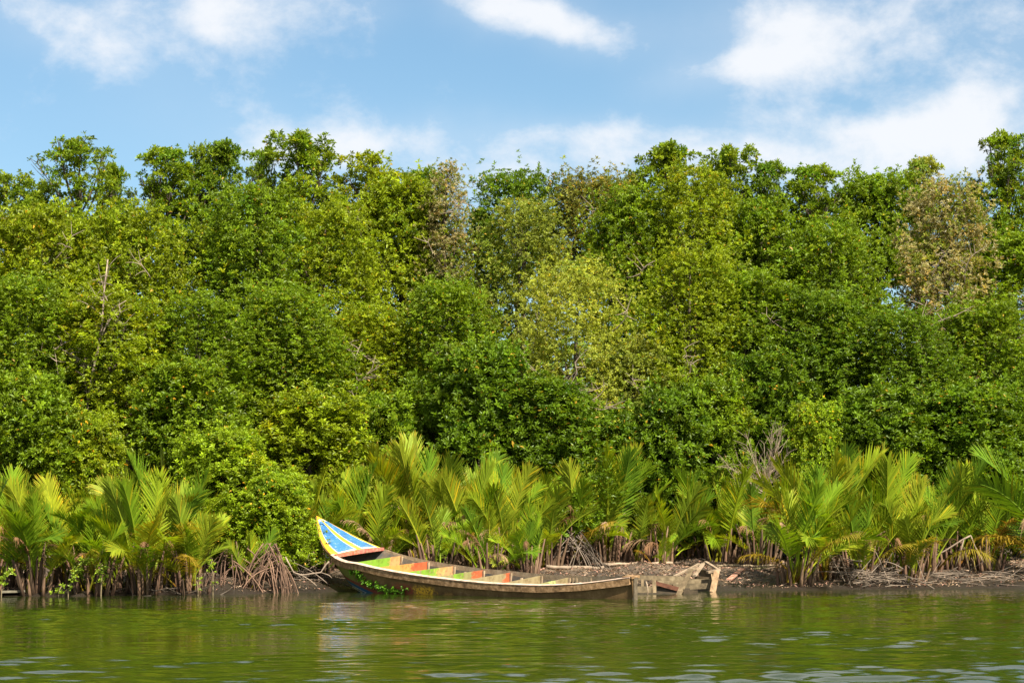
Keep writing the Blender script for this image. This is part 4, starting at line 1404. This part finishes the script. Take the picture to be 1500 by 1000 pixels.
def palm(px, d, top, n, label, spread=1.0, yellow=1, dead=2, hue=0, spear=False, stalks=22, face=None, shade=1.0, group='nipa palms along the bank'):
    base = at_shore(px, d)
    H = P(px, top, base.y).z - base.z
    pm = empty('nipa_palm', base, label, 'palm', group)
    seed = int(px * 31 + d * 17 + top)
    g = random.Random(seed)
    kinds = []
    n = n + g.choice((-1, 0, 1, 2)) if n > 5 else n
    H = H * g.uniform(0.90, 1.04)
    for i in range(n):
        q = i / max(1, n - 1)
        kinds.append('up' if q < 0.52 else ('mid' if q < 0.88 else 'out'))
    kinds += ['yellow'] * (yellow - (1 if g.random() < 0.6 else 0)) + ['dead'] * (dead + g.choice((0, 0, 1)) if n > 5 else dead) + (['spear'] if spear else [])
    az = g.uniform(0, 6.28)
    for i, k in enumerate(kinds):
        me = g.choice(FR[k] if k != 'dead' else FR[k][:3])
        o = bpy.data.objects.new('frond', me)
        az += 2.4 + g.uniform(-0.35, 0.35)
        # crowns lean to the open river where the light is
        a = az if g.random() > 0.30 else -math.pi / 2 + g.uniform(-1.3, 1.3)
        ln = {'up': 1.0, 'mid': 0.93, 'out': 0.82, 'yellow': 0.80, 'dead': 0.62, 'spear': 1.06}[k] * g.uniform(0.84, 1.05)
        if i == 0:
            ln = 1.07
        s = H * ln / FL
        off = g.uniform(0.02, 0.20) * spread
        fa = g.uniform(0, 6.28)
        o.location = (off * math.cos(fa), off * math.sin(fa), -0.05 if k != 'dead' else g.uniform(0.2, 0.6))
        sp = spread if k != 'spear' else 0.2
        o.rotation_euler = (g.uniform(-0.22, 0.22), g.uniform(-0.10, 0.20) * sp, a)
        o.scale = (s * min(1.25, sp ** 0.5 * g.uniform(0.9, 1.15)), s * g.uniform(0.9, 1.1), s)
        if k == 'yellow':
            c = g.choice([(0.27, 0.200, 0.022), (0.23, 0.200, 0.020), (0.29, 0.180, 0.024)])
        elif k == 'dead':
            c = g.choice([(0.22, 0.125, 0.065), (0.28, 0.185, 0.11), (0.17, 0.095, 0.05)])
        elif k == 'spear':
            c = (0.15, 0.20, 0.018)
        else:
            c = g.choice(FCOL)
            if hue and g.random() < hue * 0.4:
                c = (c[0] * 1.28, c[1] * 1.08, c[2])
        v = g.uniform(0.85, 1.15)
        o.color = (c[0] * v, c[1] * v, c[2] * v, 1)
        link(o, pm)
    mb = MB()
    for i in range(stalks):
        a = g.uniform(0, 6.28)
        r = g.uniform(0.04, 0.42) * spread
        b0 = Vector((r * math.cos(a), r * math.sin(a), -0.15))
        h = g.uniform(0.4, 1.2)
        tip = b0 + Vector((math.cos(a) * h * g.uniform(0.05, 0.35), math.sin(a) * h * g.uniform(0.05, 0.35), h))
        v = g.uniform(0.35, 1.15)
        mb.tube(bez(b0, b0.lerp(tip, 0.5) + Vector((0, 0, 0.1)), tip, 5), [0.046, 0.040, 0.032, 0.024, 0.014], 6, (v, v * g.uniform(0.9, 1.05), v))
    mb.build('leaf_bases', MAT['stalk'], pm, smooth=True)
    return pm


PALMS = [
    # px, d, top, n, label, options
    (-12, 0.5, 690, 11, 'palm cut by the left edge of the picture', dict(hue=0.5)),
    (22, 1.4, 700, 10, 'yellowish palm second from the left edge', dict(yellow=2, hue=0.7)),
    (52, 0.35, 715, 9, 'palm above the pale slab at the left bank', dict(hue=0.4)),
    (98, 1.2, 692, 10, 'palm behind the leaning twiggy sapling', dict(hue=0.5, yellow=2)),
    (135, 0.3, 735, 8, 'low palm with drooping fronds directly behind the sapling pair', dict(yellow=2)),
    (168, 0.8, 690, 11, 'palm behind the upright sapling', dict(hue=0.4)),
    (212, 0.3, 682, 12, 'full dark green palm right of the sapling pair', dict(hue=0.1, dead=2)),
    (245, 0.9, 668, 11, 'tallest palm of the group at the left bank', dict(hue=0.5, yellow=2, spear=True)),
    (278, 0.4, 720, 8, 'palm with a drooping yellow frond beside the bright mangrove', dict(yellow=3)),
    (367, 0.9, 775, 4, 'small young palm just left of the arched prop roots', dict(yellow=0, dead=0, stalks=4, spread=0.7)),
    (410, 4.2, 682, 8, 'palm rising behind the small bright mangrove', dict()),
    (446, 3.6, 690, 9, 'palm directly behind the bow tip', dict(hue=0.3, yellow=1)),
    (470, 3.0, 735, 7, 'narrow palm brushing the tip of the bow', dict(spread=0.7, hue=0.3)),
    (512, 3.4, 672, 10, 'palm with dark upright fronds behind the blue bow deck', dict(spread=0.85)),
    (548, 2.6, 700, 9, 'palm with a frayed dead frond above the bow deck', dict(dead=3)),
    (578, 3.8, 662, 10, 'palm left of the spear frond palm', dict(hue=0.5)),
    (616, 3.2, 640, 12, 'tallest centre palm with one upright spear frond', dict(spear=True, hue=0.4, spread=0.9)),
    (655, 3.9, 655, 10, 'palm just right of the spear frond palm', dict(hue=0.5)),
    (640, 1.6, 725, 9, 'bright palm leaning over the first thwarts', dict(spread=1.1)),
    (692, 3.5, 662, 10, 'palm with broad upright blades at the centre of the bank', dict(spread=0.85, hue=0.3)),
    (712, 2.2, 725, 9, 'palm behind the middle thwarts of the boat', dict(dead=4)),
    (745, 3.6, 690, 9, 'palm with hanging brown fronds right of centre', dict(dead=4, yellow=2)),
    (775, 2.3, 735, 8, 'short bright palm at the start of the mud flat', dict(spread=0.8)),
    (800, 4.4, 690, 9, 'palm behind the tangle of dry sticks', dict(hue=0.4)),
    (838, 5.0, 672, 9, 'reddish tipped palm above the dry stick tangle', dict(hue=0.7, dead=2)),
    (893, 5.6, 655, 10, 'palm with one tall blade above the mud flat', dict(spread=0.9, spear=True)),
    (932, 5.6, 705, 8, 'shaded palm behind the driftwood log', dict()),
    (972, 5.4, 700, 9, 'arching palm in front of the shade behind the wreck', dict(spread=1.15, hue=0.3)),
    (966, 4.6, 775, 4, 'small seedling palm standing on the open mud', dict(yellow=1, dead=0, stalks=3, spread=0.9)),
    (1052, 5.4, 685, 10, 'wide palm above the end of the wreck', dict(spread=1.2, hue=0.4, yellow=1)),
    (1112, 4.6, 690, 9, 'palm with fronds drooping over the red board', dict(spread=1.1)),
    (1166, 0.8, 680, 12, 'big palm with thick brown base at the edge of the mud', dict(spread=1.15, stalks=18, yellow=2)),
    (1205, 1.6, 642, 11, 'tall palm with one high arched frond behind the thick based palm', dict(hue=0.3, spread=1.1)),
    (1262, 1.1, 690, 9, 'palm with brown hanging leaves above the brush pile', dict(dead=5, yellow=2)),
    (1292, 2.2, 660, 10, 'palm with a slim upright yellow frond behind the brush pile', dict(hue=0.6, spear=True)),
    (1325, 1.0, 705, 9, 'bright fan shaped palm right of the brush pile', dict(spread=1.25, yellow=2)),
    (1398, 3.4, 660, 8, 'dark shaded palm standing back from the brush pile', dict(dead=1)),
    (1446, 3.2, 690, 7, 'shaded palm in the gap before the right edge', dict(dead=1)),
    (1362, 3.2, 690, 8, 'palm half hidden behind the bright fan shaped one', dict(dead=1)),
    (1010, 6.4, 690, 8, 'shaded palm between the arching palm and the wide one', dict(dead=1)),
    (1080, 6.6, 700, 8, 'shaded palm behind the wide palm above the wreck', dict(dead=1)),
    (862, 6.2, 700, 8, 'shaded palm between the reddish tipped palm and the tall bladed one', dict(dead=1)),
    (1546, 1.9, 605, 10, 'big palm leaning in from the right edge with a brown frond', dict(spread=1.2, dead=3, yellow=2)),
]
for (px, d, top, n, lab, kw) in PALMS:
    palm(px, d, top, n, lab, **kw)


# ------------------------------------------------------------------ roots, brush, saplings, driftwood
def prop_roots(px, d, h, rad, n, label, mat='root', tint=1.0):
    base = at_shore(px, d)
    t = empty('prop_roots', base, label, 'roots', 'arched mangrove roots at the water')
    g = random.Random(int(px * 3 + d * 7))
    for i in range(n):
        a = g.uniform(0, 6.28)
        r = rad * g.uniform(0.35, 1.0)
        s = Vector((g.gauss(0, 0.14) * rad, g.uniform(-.12, .12) * rad, h * g.uniform(0.4, 1.0)))
        e = Vector((r * math.cos(a), r * math.sin(a) * 0.7, 0))
        e.z = gz(base.x + e.x, base.y + e.y) - base.z - 0.12
        m = s.lerp(e, 0.55) + Vector((0.15 * math.cos(a), 0.1 * math.sin(a), h * g.uniform(0.10, 0.34)))
        mb = MB()
        v = tint * g.uniform(0.4, 1.15)
        rr = g.uniform(0.007, 0.016)
        mb.tube(bez(s, m, e, 8), [rr * (1.1 - 0.3 * k / 7) for k in range(8)], 5, (v, v * 0.97, v * 0.94))
        mb.build('root', MAT[mat], t, smooth=True)
    return t


prop_roots(396, 0.3, 1.1, 0.80, 64, 'reddish brown arched roots beside the bow, standing in the water')
prop_roots(345, 1.0, 0.85, 1.1, 34, 'low spreading brown roots beneath the bright leafy mangrove', tint=0.9)
prop_roots(300, 1.2, 0.8, 0.6, 14, 'thin grey roots hanging right of the left palm group', tint=0.8)
prop_roots(458, 1.6, 0.55, 0.6, 12, 'few grey brown roots beneath the overhanging bow', tint=0.7)
prop_roots(840, 4.6, 0.95, 1.15, 40, 'dry stick like roots on the mud behind the boat', mat='drywood', tint=0.6)


def brush(px, d, w, h, n, label, flat=0.35, tint=1.0, name='brush_pile'):
    base = at_shore(px, d)
    t = empty(name, base, label, 'brush')
    g = random.Random(int(px + d * 100))
    for i in range(n):
        c = Vector((g.gauss(0, w * 0.42), g.gauss(0, 0.35), 0))
        z0 = gz(base.x + c.x, base.y + c.y) - base.z
        L = g.uniform(0.3, 1.15)
        a = g.uniform(-0.9, 0.9) + (math.pi if g.random() < 0.5 else 0)
        el = g.uniform(-0.15, flat) if g.random() < 0.7 else g.uniform(0.3, 1.2) * (flat / 0.35)
        dv = Vector((math.cos(a) * math.cos(el), math.sin(a) * math.cos(el), math.sin(el))) * L
        z = z0 + h * abs(g.gauss(0, 0.38)) + 0.02
        s = c + Vector((0, 0, z)) - dv * 0.4
        s.z = max(s.z, z0 - 0.02)
        e = s + dv
        m = s.lerp(e, 0.5) + Vector((0, g.uniform(-.12, .12), g.uniform(-0.08, 0.13) * L))
        mb = MB()
        v = tint * g.uniform(0.3, 0.95)
        rr = g.uniform(0.005, 0.015)
        mb.tube(bez(s, m, e, 6), [rr * (1.15 - 0.13 * k) for k in range(6)], 5, (v, v * 0.96, v * 0.92))
        mb.build('stick', MAT['drywood'], t, smooth=True)
    return t


brush(1275, 0.55, 1.15, 0.55, 110, 'tangled pile of dead grey branches at the water under the palms')
brush(1420, 0.9, 1.5, 0.22, 60, 'low scatter of dry twigs along the right bank', flat=0.2, tint=0.8)
brush(450, 1.3, 0.7, 0.25, 26, 'loose dead sticks on the mud beneath the bow', tint=0.8)
brush(230, 0.5, 1.6, 0.25, 40, 'dark broken stalks at the foot of the left palms', tint=0.5)

# big bent bare branches over the brush pile
mb = MB()
o0 = at_shore(1270, 0.9)
for pts, r in (([(1212, 815), (1240, 802), (1262, 799), (1280, 812), (1296, 836)], 0.034), ([(1296, 836), (1302, 846), (1308, 862)], 0.022), ([(1240, 802), (1222, 806), (1205, 800)], 0.018), ([(1285, 818), (1300, 806), (1318, 812)], 0.018)):
    pp = [P(x, y, 49.4 + 0.1 * i) for i, (x, y) in enumerate(pts)]
    mb.tube(pp, [r * (1 - 0.12 * i) for i in range(len(pp))], 7, (0.8, 0.74, 0.68))
mb.build('fallen_branch', MAT['drywood'], None, tuple(o0), smooth=True, label='thick bent dead branch arching over the brush pile', cat='branch')
mb = MB()
o0 = at_shore(1415, 2.5)
for pts, r in (([(1362, 818), (1385, 806), (1410, 790), (1422, 784)], 0.022), ([(1422, 784), (1428, 800), (1440, 822), (1444, 835)], 0.018), ([(1412, 789), (1406, 812), (1398, 832)], 0.017)):
    pp = [P(x, y, 51.6) for (x, y) in pts]
    mb.tube(pp, [r] * len(pp), 6, (0.75, 0.7, 0.66))
mb.build('bent_stick', MAT['drywood'], None, tuple(o0), smooth=True, label='thin forked bare stick bent over the right bank', cat='branch')
mb = MB()
o0 = at_shore(430, 0.8)
for pts, r in (([(418, 815), (430, 838), (442, 842), (470, 838), (478, 826), (482, 822)], 0.018), ([(442, 842), (455, 850), (464, 858)], 0.014), ([(470, 838), (482, 842), (486, 846)], 0.010)):
    pp = [P(x, y, 45.5) for (x, y) in pts]
    mb.tube(pp, [r] * len(pp), 6, (0.8, 0.75, 0.7))
mb.build('bent_stick', MAT['drywood'], None, tuple(o0), smooth=True, label='crooked bare branch on the mud just under the bow', cat='branch')


def bare_shrub(px, d, top, w, label):
    base = at_shore(px, d)
    H = P(px, top, base.y).z - base.z
    t = empty('bare_shrub', base, label, 'shrub')
    g = random.Random(9)
    for i in range(20):
        a = g.uniform(-1.25, 0.55)
        L = w * g.uniform(0.7, 1.25)
        s = Vector((0.25 + g.uniform(-.08, .08), 0, H * g.uniform(0.42, 0.55)))
        e = s + Vector((math.sin(a) * L, -g.uniform(0.1, 0.7), math.cos(a) * L))
        path = bez(s, s.lerp(e, 0.5) + Vector((g.uniform(-.1, .1), 0, g.uniform(-.15, .05))), e, 6)
        mb = MB()
        tn = (1.2, 1.12, 1.06)
        mb.tube(path, [0.010, 0.009, 0.008, 0.006, 0.005, 0.003], 4, tn)
        for k in range(12):
            b0 = path[g.randint(1, 5)]
            a2 = a + g.uniform(-0.8, 0.8)
            l2 = g.uniform(0.15, 0.45)
            b1 = b0 + Vector((math.sin(a2) * l2, -g.uniform(0, .2), math.cos(a2) * l2))
            mb.tube(bez(b0, b0.lerp(b1, .5) + Vector((0, 0, .03)), b1, 4), [0.006, 0.005, 0.004, 0.002], 3, tn, cap=False)
        mb.build('branch', MAT['drywood'], t, smooth=True)
    mb = MB()
    mb.tube([(0.2, 0, -0.2), (0.28, 0, H * 0.3), (0.25, 0, H * 0.55)], [0.03, 0.025, 0.015], 6, (0.6, 0.55, 0.5))
    mb.build('trunk', MAT['drywood'], t, smooth=True)


bare_shrub(1105, 5.2, 600, 1.1, 'leafless grey shrub with fine twigs above the wreck')

# straight grey trunk among the dark leaves behind the centre palms
mb = MB()
o0 = at_shore(783, 6.0)
pp = [Vector((o0.x, o0.y, o0.z - 0.2)), P(781, 700, o0.y), P(786, 640, o0.y), P(788, 590, o0.y), P(792, 560, o0.y)]
mb.tube(pp, [0.10, 0.085, 0.075, 0.06, 0.04], 8, (1.5, 1.45, 1.3))
mb.tube([P(786, 650, o0.y), P(800, 620, o0.y), P(812, 590, o0.y)], [0.04, 0.035, 0.025], 6, (1.4, 1.35, 1.2))
mb.tube([P(787, 610, o0.y), P(778, 580, o0.y), P(774, 560, o0.y)], [0.035, 0.03, 0.02], 6, (1.4, 1.35, 1.2))
mb.build('leafless_tree', MAT['bark'], None, tuple(o0), smooth=True, label='bare grey trunk rising behind the centre palms', cat='dead tree')


def bare_tree(label, d, px0, stems, tint, seed):
    o0 = at_shore(px0, d)
    t = empty('leafless_tree', o0, label, 'dead tree')
    g = random.Random(seed)
    for pts, r in stems:
        mb = MB()
        pp = [P(x, y, o0.y + g.uniform(-.1, .1)) for x, y in pts]
        n = len(pp)
        mb.tube(pp, [0.75 * r * (1 - 0.6 * i / (n - 1)) for i in range(n)], 7, tint)
        for i in range(1, n):
            for _ in range(2):
                b0 = pp[i - 1].lerp(pp[i], g.random())
                b1 = b0 + Vector((g.uniform(-.6, .6), g.uniform(-.25, .05), g.uniform(0.0, 0.5)))
                path = bez(b0, b0.lerp(b1, .5) + Vector((0, 0, g.uniform(-.1, .1))), b1, 5)
                mb.tube(path, [0.014, 0.012, 0.010, 0.007, 0.004], 4, tint, cap=False)
                for _k in range(2):
                    c0 = path[g.randint(2, 4)]
                    c1 = c0 + Vector((g.uniform(-.3, .3), g.uniform(-.1, .05), g.uniform(-.05, .3)))
                    mb.tube([c0, c0.lerp(c1, .5) + Vector((0, 0, .03)), c1], [0.008, 0.006, 0.003], 3, tint, cap=False)
        mb.build('branch', MAT['bark'], t, smooth=True)
    mb = MB()
    a = P(*stems[0][0][0], o0.y)
    mb.tube([(o0.x, o0.y, o0.z - 0.2), (o0.x * 0.5 + a.x * 0.5, o0.y, (o0.z + a.z) / 2), a], [0.05, 0.045, 0.03], 7, tuple(c * 0.35 for c in tint))
    mb.v = [tuple(Vector(v) - o0) for v in mb.v]
    mb.build('trunk', MAT['bark'], t, smooth=True)
    for c in t.children:
        if c.name.startswith('branch'):
            c.data.transform(Matrix.Translation(-o0))


bare_tree('pale bare forked trunk showing through the leaves at the left of the forest', 7.0, 130,
          [([(128, 590), (136, 545), (146, 500), (150, 470), (152, 430), (158, 380)], 0.050), ([(146, 500), (156, 475), (165, 452), (185, 440)], 0.028), ([(128, 580), (122, 545), (118, 525), (85, 548)], 0.020), ([(85, 548), (82, 525), (78, 505)], 0.015)], (1.7, 1.6, 1.45), 5)
bare_tree('thin pale bare branches low in the grey green tree at mid forest', 6.0, 850,
          [([(850, 640), (838, 600), (832, 570), (845, 545), (842, 530)], 0.025), ([(832, 600), (855, 594), (880, 600), (915, 596)], 0.018), ([(838, 572), (858, 575), (872, 590)], 0.016)], (1.5, 1.4, 1.3), 6)
bare_tree('crooked pale twigs in the dark mangrove beneath the tan brown tree', 6.9, 1350,
          [([(1350, 560), (1352, 520), (1345, 480), (1358, 440)], 0.022), ([(1345, 490), (1375, 470), (1400, 462)], 0.016)], (1.5, 1.4, 1.3), 7)
bare_tree('fine grey bare twigs in the yellow green mangrove behind the tallest palms', 6.8, 520,
          [([(520, 590), (524, 560), (518, 530), (530, 500)], 0.020), ([(524, 560), (545, 540), (550, 520)], 0.014)], (1.5, 1.4, 1.3), 8)


def sapling(pts, nros, label, seed, size=0.075):
    """a seedling at the water's edge; pts are (px, py) of its stem"""
    g = np.random.default_rng(seed)
    Y = yshore((pts[0][0] - 750) / FPX * 45) - 0.25
    W = [P(x, y, Y) for x, y in pts]
    base = W[0].copy()
    base.z = 0
    t = empty('sapling', base, label, 'sapling', 'seedlings at the water edge')
    mb = MB()
    path = [Vector((base.x, base.y, -0.3))] + W
    mb.tube(path, [0.014 - 0.0012 * i for i in range(len(path))], 5, (1.4, 1.3, 0.9))
    mb.build('stem', MAT['bark'], t, tuple(base), smooth=True)
    C = []
    for i in range(nros):
        q = g.uniform(0.12, 1) * (len(W) - 1)
        k = min(len(W) - 2, int(q))
        p = W[k].lerp(W[k + 1], q - k)
        C.append([p.x + g.normal(0, 0.06), p.y + g.normal(0, 0.06), p.z + g.normal(0, 0.04)])
    C = np.array(C) - np.array(base)
    A = unit(g.normal(0, 0.4, (nros, 3)) + np.array([0, -0.35, 0.8]))
    T = np.array((0.26, 0.36, 0.03)) * g.uniform(0.7, 1.2, (nros, 1))
    V, F, TC = rosettes(C, A, np.full(nros, size), T, 6, g, wid=0.62, yellow=0.02)
    link(bpy.data.objects.new('leaves', mesh_np('leaves', V, F, TC, MAT['leaf'])), t)


sapling([(100, 866), (106, 848), (114, 836), (122, 824), (130, 816)], 34, 'leaning sapling with bright round leaves at the left water edge', 1)
sapling([(148, 868), (149, 845), (148, 835), (150, 826)], 20, 'upright sapling with a bright leaf tuft beside the leaning one', 2)
sapling([(86, 869), (88, 862), (90, 858)], 9, 'tiny seedling in the water at the foot of the leaning sapling', 3)
sapling([(2, 866), (6, 852), (12, 843), (16, 838)], 14, 'sapling with pale leaves cut by the left edge', 4)
sapling([(312, 862), (312, 840), (309, 826), (311, 818)], 16, 'slim sapling standing before the thin grey roots', 5, 0.06)
sapling([(290, 864), (289, 854), (288, 850)], 6, 'very small seedling left of the slim sapling', 6, 0.06)


def creeper():
    g = np.random.default_rng(3)
    C, A = [], []
    way = [(522, 834), (528, 843), (536, 851), (548, 858), (560, 862), (572, 865), (585, 866), (596, 864)]
    org = BOW + AX * 2.2
    org.z = 0
    best = []
    for u in np.linspace(1.0, 4.2, 90):
        for q in np.linspace(0.05, 0.65, 40):
            p = hull_pt(u, -1, q)
            if p.z < 0.0:
                continue
            best.append((p, *proj(p)))
    bx = np.array([b[1] for b in best])
    by = np.array([b[2] for b in best])
    for _ in range(130):
        s = g.uniform(0, len(way) - 1)
        k = min(len(way) - 2, int(s))
        x = way[k][0] + (way[k + 1][0] - way[k][0]) * (s - k) + g.normal(0, 2.6)
        y = way[k][1] + (way[k + 1][1] - way[k][1]) * (s - k) + g.normal(0, 2.4)
        i = int(np.argmin((bx - x) ** 2 + (by - y) ** 2))
        p = best[i][0] - SX * 0.03
        C.append([p.x + g.normal(0, .01), p.y - abs(g.normal(0, .02)), max(0.02, p.z)])
        A.append([-0.6, -0.7, 0.45])
    C = np.array(C) - np.array(org)
    A = unit(np.array(A) + g.normal(0, 0.3, (len(C), 3)))
    T = np.array((0.14, 0.30, 0.02)) * g.uniform(0.6, 1.25, (len(C), 1))
    V, F, TC = rosettes(C, A, g.uniform(0.035, 0.06, len(C)), T, 6, g, wid=0.8, yellow=0.01)
    t = empty('creeper', org, 'bright green creeping weed clinging to the boat hull below the bow', 'plant')
    link(bpy.data.objects.new('leaves', mesh_np('leaves', V, F, TC, MAT['leaf'])), t)
    mb = MB()
    pts = []
    for (x, y) in way:
        i = int(np.argmin((bx - x) ** 2 + (by - y) ** 2))
        pts.append(best[i][0] - SX * 0.015)
    mb.tube(pts, [0.006] * len(pts), 4, (0.8, 0.9, 0.4))
    mb.build('stem', MAT['bark'], t, tuple(org), smooth=True)


creeper()


def log(name, pa, pb, r, label, tint, cat='driftwood', mat='drywood', bumps=8):
    g = random.Random(int(pa[0]))
    a, b = pa, pb
    mb = MB()
    pts = [a.lerp(b, i / bumps) + Vector((0, g.uniform(-.04, .04), g.uniform(-.02, .02))) for i in range(bumps + 1)]
    mb.tube(pts, [r * g.uniform(0.75, 1.15) for _ in pts], 7, tint)
    mb.build(name, MAT[mat], None, tuple(a), smooth=True, label=label, cat=cat)


def on_ground(px, d, lift=0.0):
    p = at_shore(px, d)
    p.z += lift
    return p


log('driftwood_log', on_ground(800, 3.9, 0.05), on_ground(884, 4.1, 0.05), 0.045, 'weathered driftwood pole on the mud behind the boat stern', (0.8, 0.75, 0.68))
log('driftwood_log', on_ground(880, 4.5, 0.05), on_ground(985, 4.9, 0.06), 0.045, 'long pale driftwood pole at the back of the mud flat', (1.05, 0.98, 0.88))
log('driftwood_log', on_ground(1050, 4.2, 0.03), on_ground(1140, 4.0, 0.04), 0.03, 'low driftwood stick behind the end of the wreck', (0.8, 0.75, 0.6))
redm = paint_material('red_board_paint', [(0, (0.34, 0.10, 0.06)), (0.5, (0.40, 0.16, 0.10))], (0.42, 0.28, 0.2), 0.5, 12)
mb = MB()
a, b = on_ground(1068, 1.6, 0.05), on_ground(1088, 3.2, 0.06)
mb.board(a, b, 0.03, 0.14, rough=0.03)
mb.build('board', redm, None, tuple(a), label='short faded red board lying on the mud beside the wreck', cat='board')
mb = MB()
a, b = on_ground(1106, 2.8, 0.05), on_ground(1124, 4.0, 0.06)
mb.board(a, b, 0.03, 0.08, rough=0.03, tint=(0.8, 0.85, 0.5))
mb.build('board', MAT['drywood'], None, tuple(a), label='narrow mossy board on the mud behind the red board', cat='board')
mb = MB()
a, b = on_ground(1, 0.25, 0.05), on_ground(36, 0.35, 0.05)
mb.board(a, b, 0.045, 0.28, rough=0.15, tint=(0.5, 0.55, 0.5))
mb.build('slab', MAT['drywood'], None, tuple(a), label='flat pale grey slab at the left water edge', cat='slab')


def leaf_litter():
    g = np.random.default_rng(21)
    n = 20000
    V, F, T = [], [], []
    px = np.where(g.uniform(0, 1, n) < 0.3, g.uniform(-30, 780, n), g.uniform(780, 1530, n))
    d = g.uniform(0.1, 7.0, n) ** 1.0
    cols = np.array([(0.34, 0.23, 0.14), (0.20, 0.13, 0.08), (0.42, 0.30, 0.21), (0.13, 0.09, 0.06), (0.40, 0.22, 0.16)])
    for i in range(n):
        k = (px[i] - 750) / FPX
        Y = (45.7 + d[i]) / (1 - 0.27 * k)
        x = k * Y
        z = gz(x, Y) + 0.012
        if z < 0.05:
            continue
        s = g.uniform(0.018, 0.055)
        a = g.uniform(0, 6.28)
        dv = np.array([math.cos(a), math.sin(a), g.uniform(-0.2, 0.6)]) * s
        sv = np.array([-math.sin(a), math.cos(a), g.uniform(-0.6, 0.6)]) * s * 0.35
        c = np.array([x, Y, z])
        b = len(V)
        V += [c - dv, c + sv + [0, 0, 0.012], c + dv, c - sv + [0, 0, 0.012]]
        F += [(b, b + 1, b + 2), (b, b + 2, b + 3)]
        t = cols[g.integers(0, 5)] * g.uniform(0.7, 1.2)
        T += [t] * 4
    o = bpy.data.objects.new('leaf_litter', mesh_np('leaf_litter', np.array(V), np.array(F), np.array(T), MAT['litter']))
    link(o, None, 'fallen brown leaves scattered over the mud bank', 'leaf litter', kind='stuff')


leaf_litter()
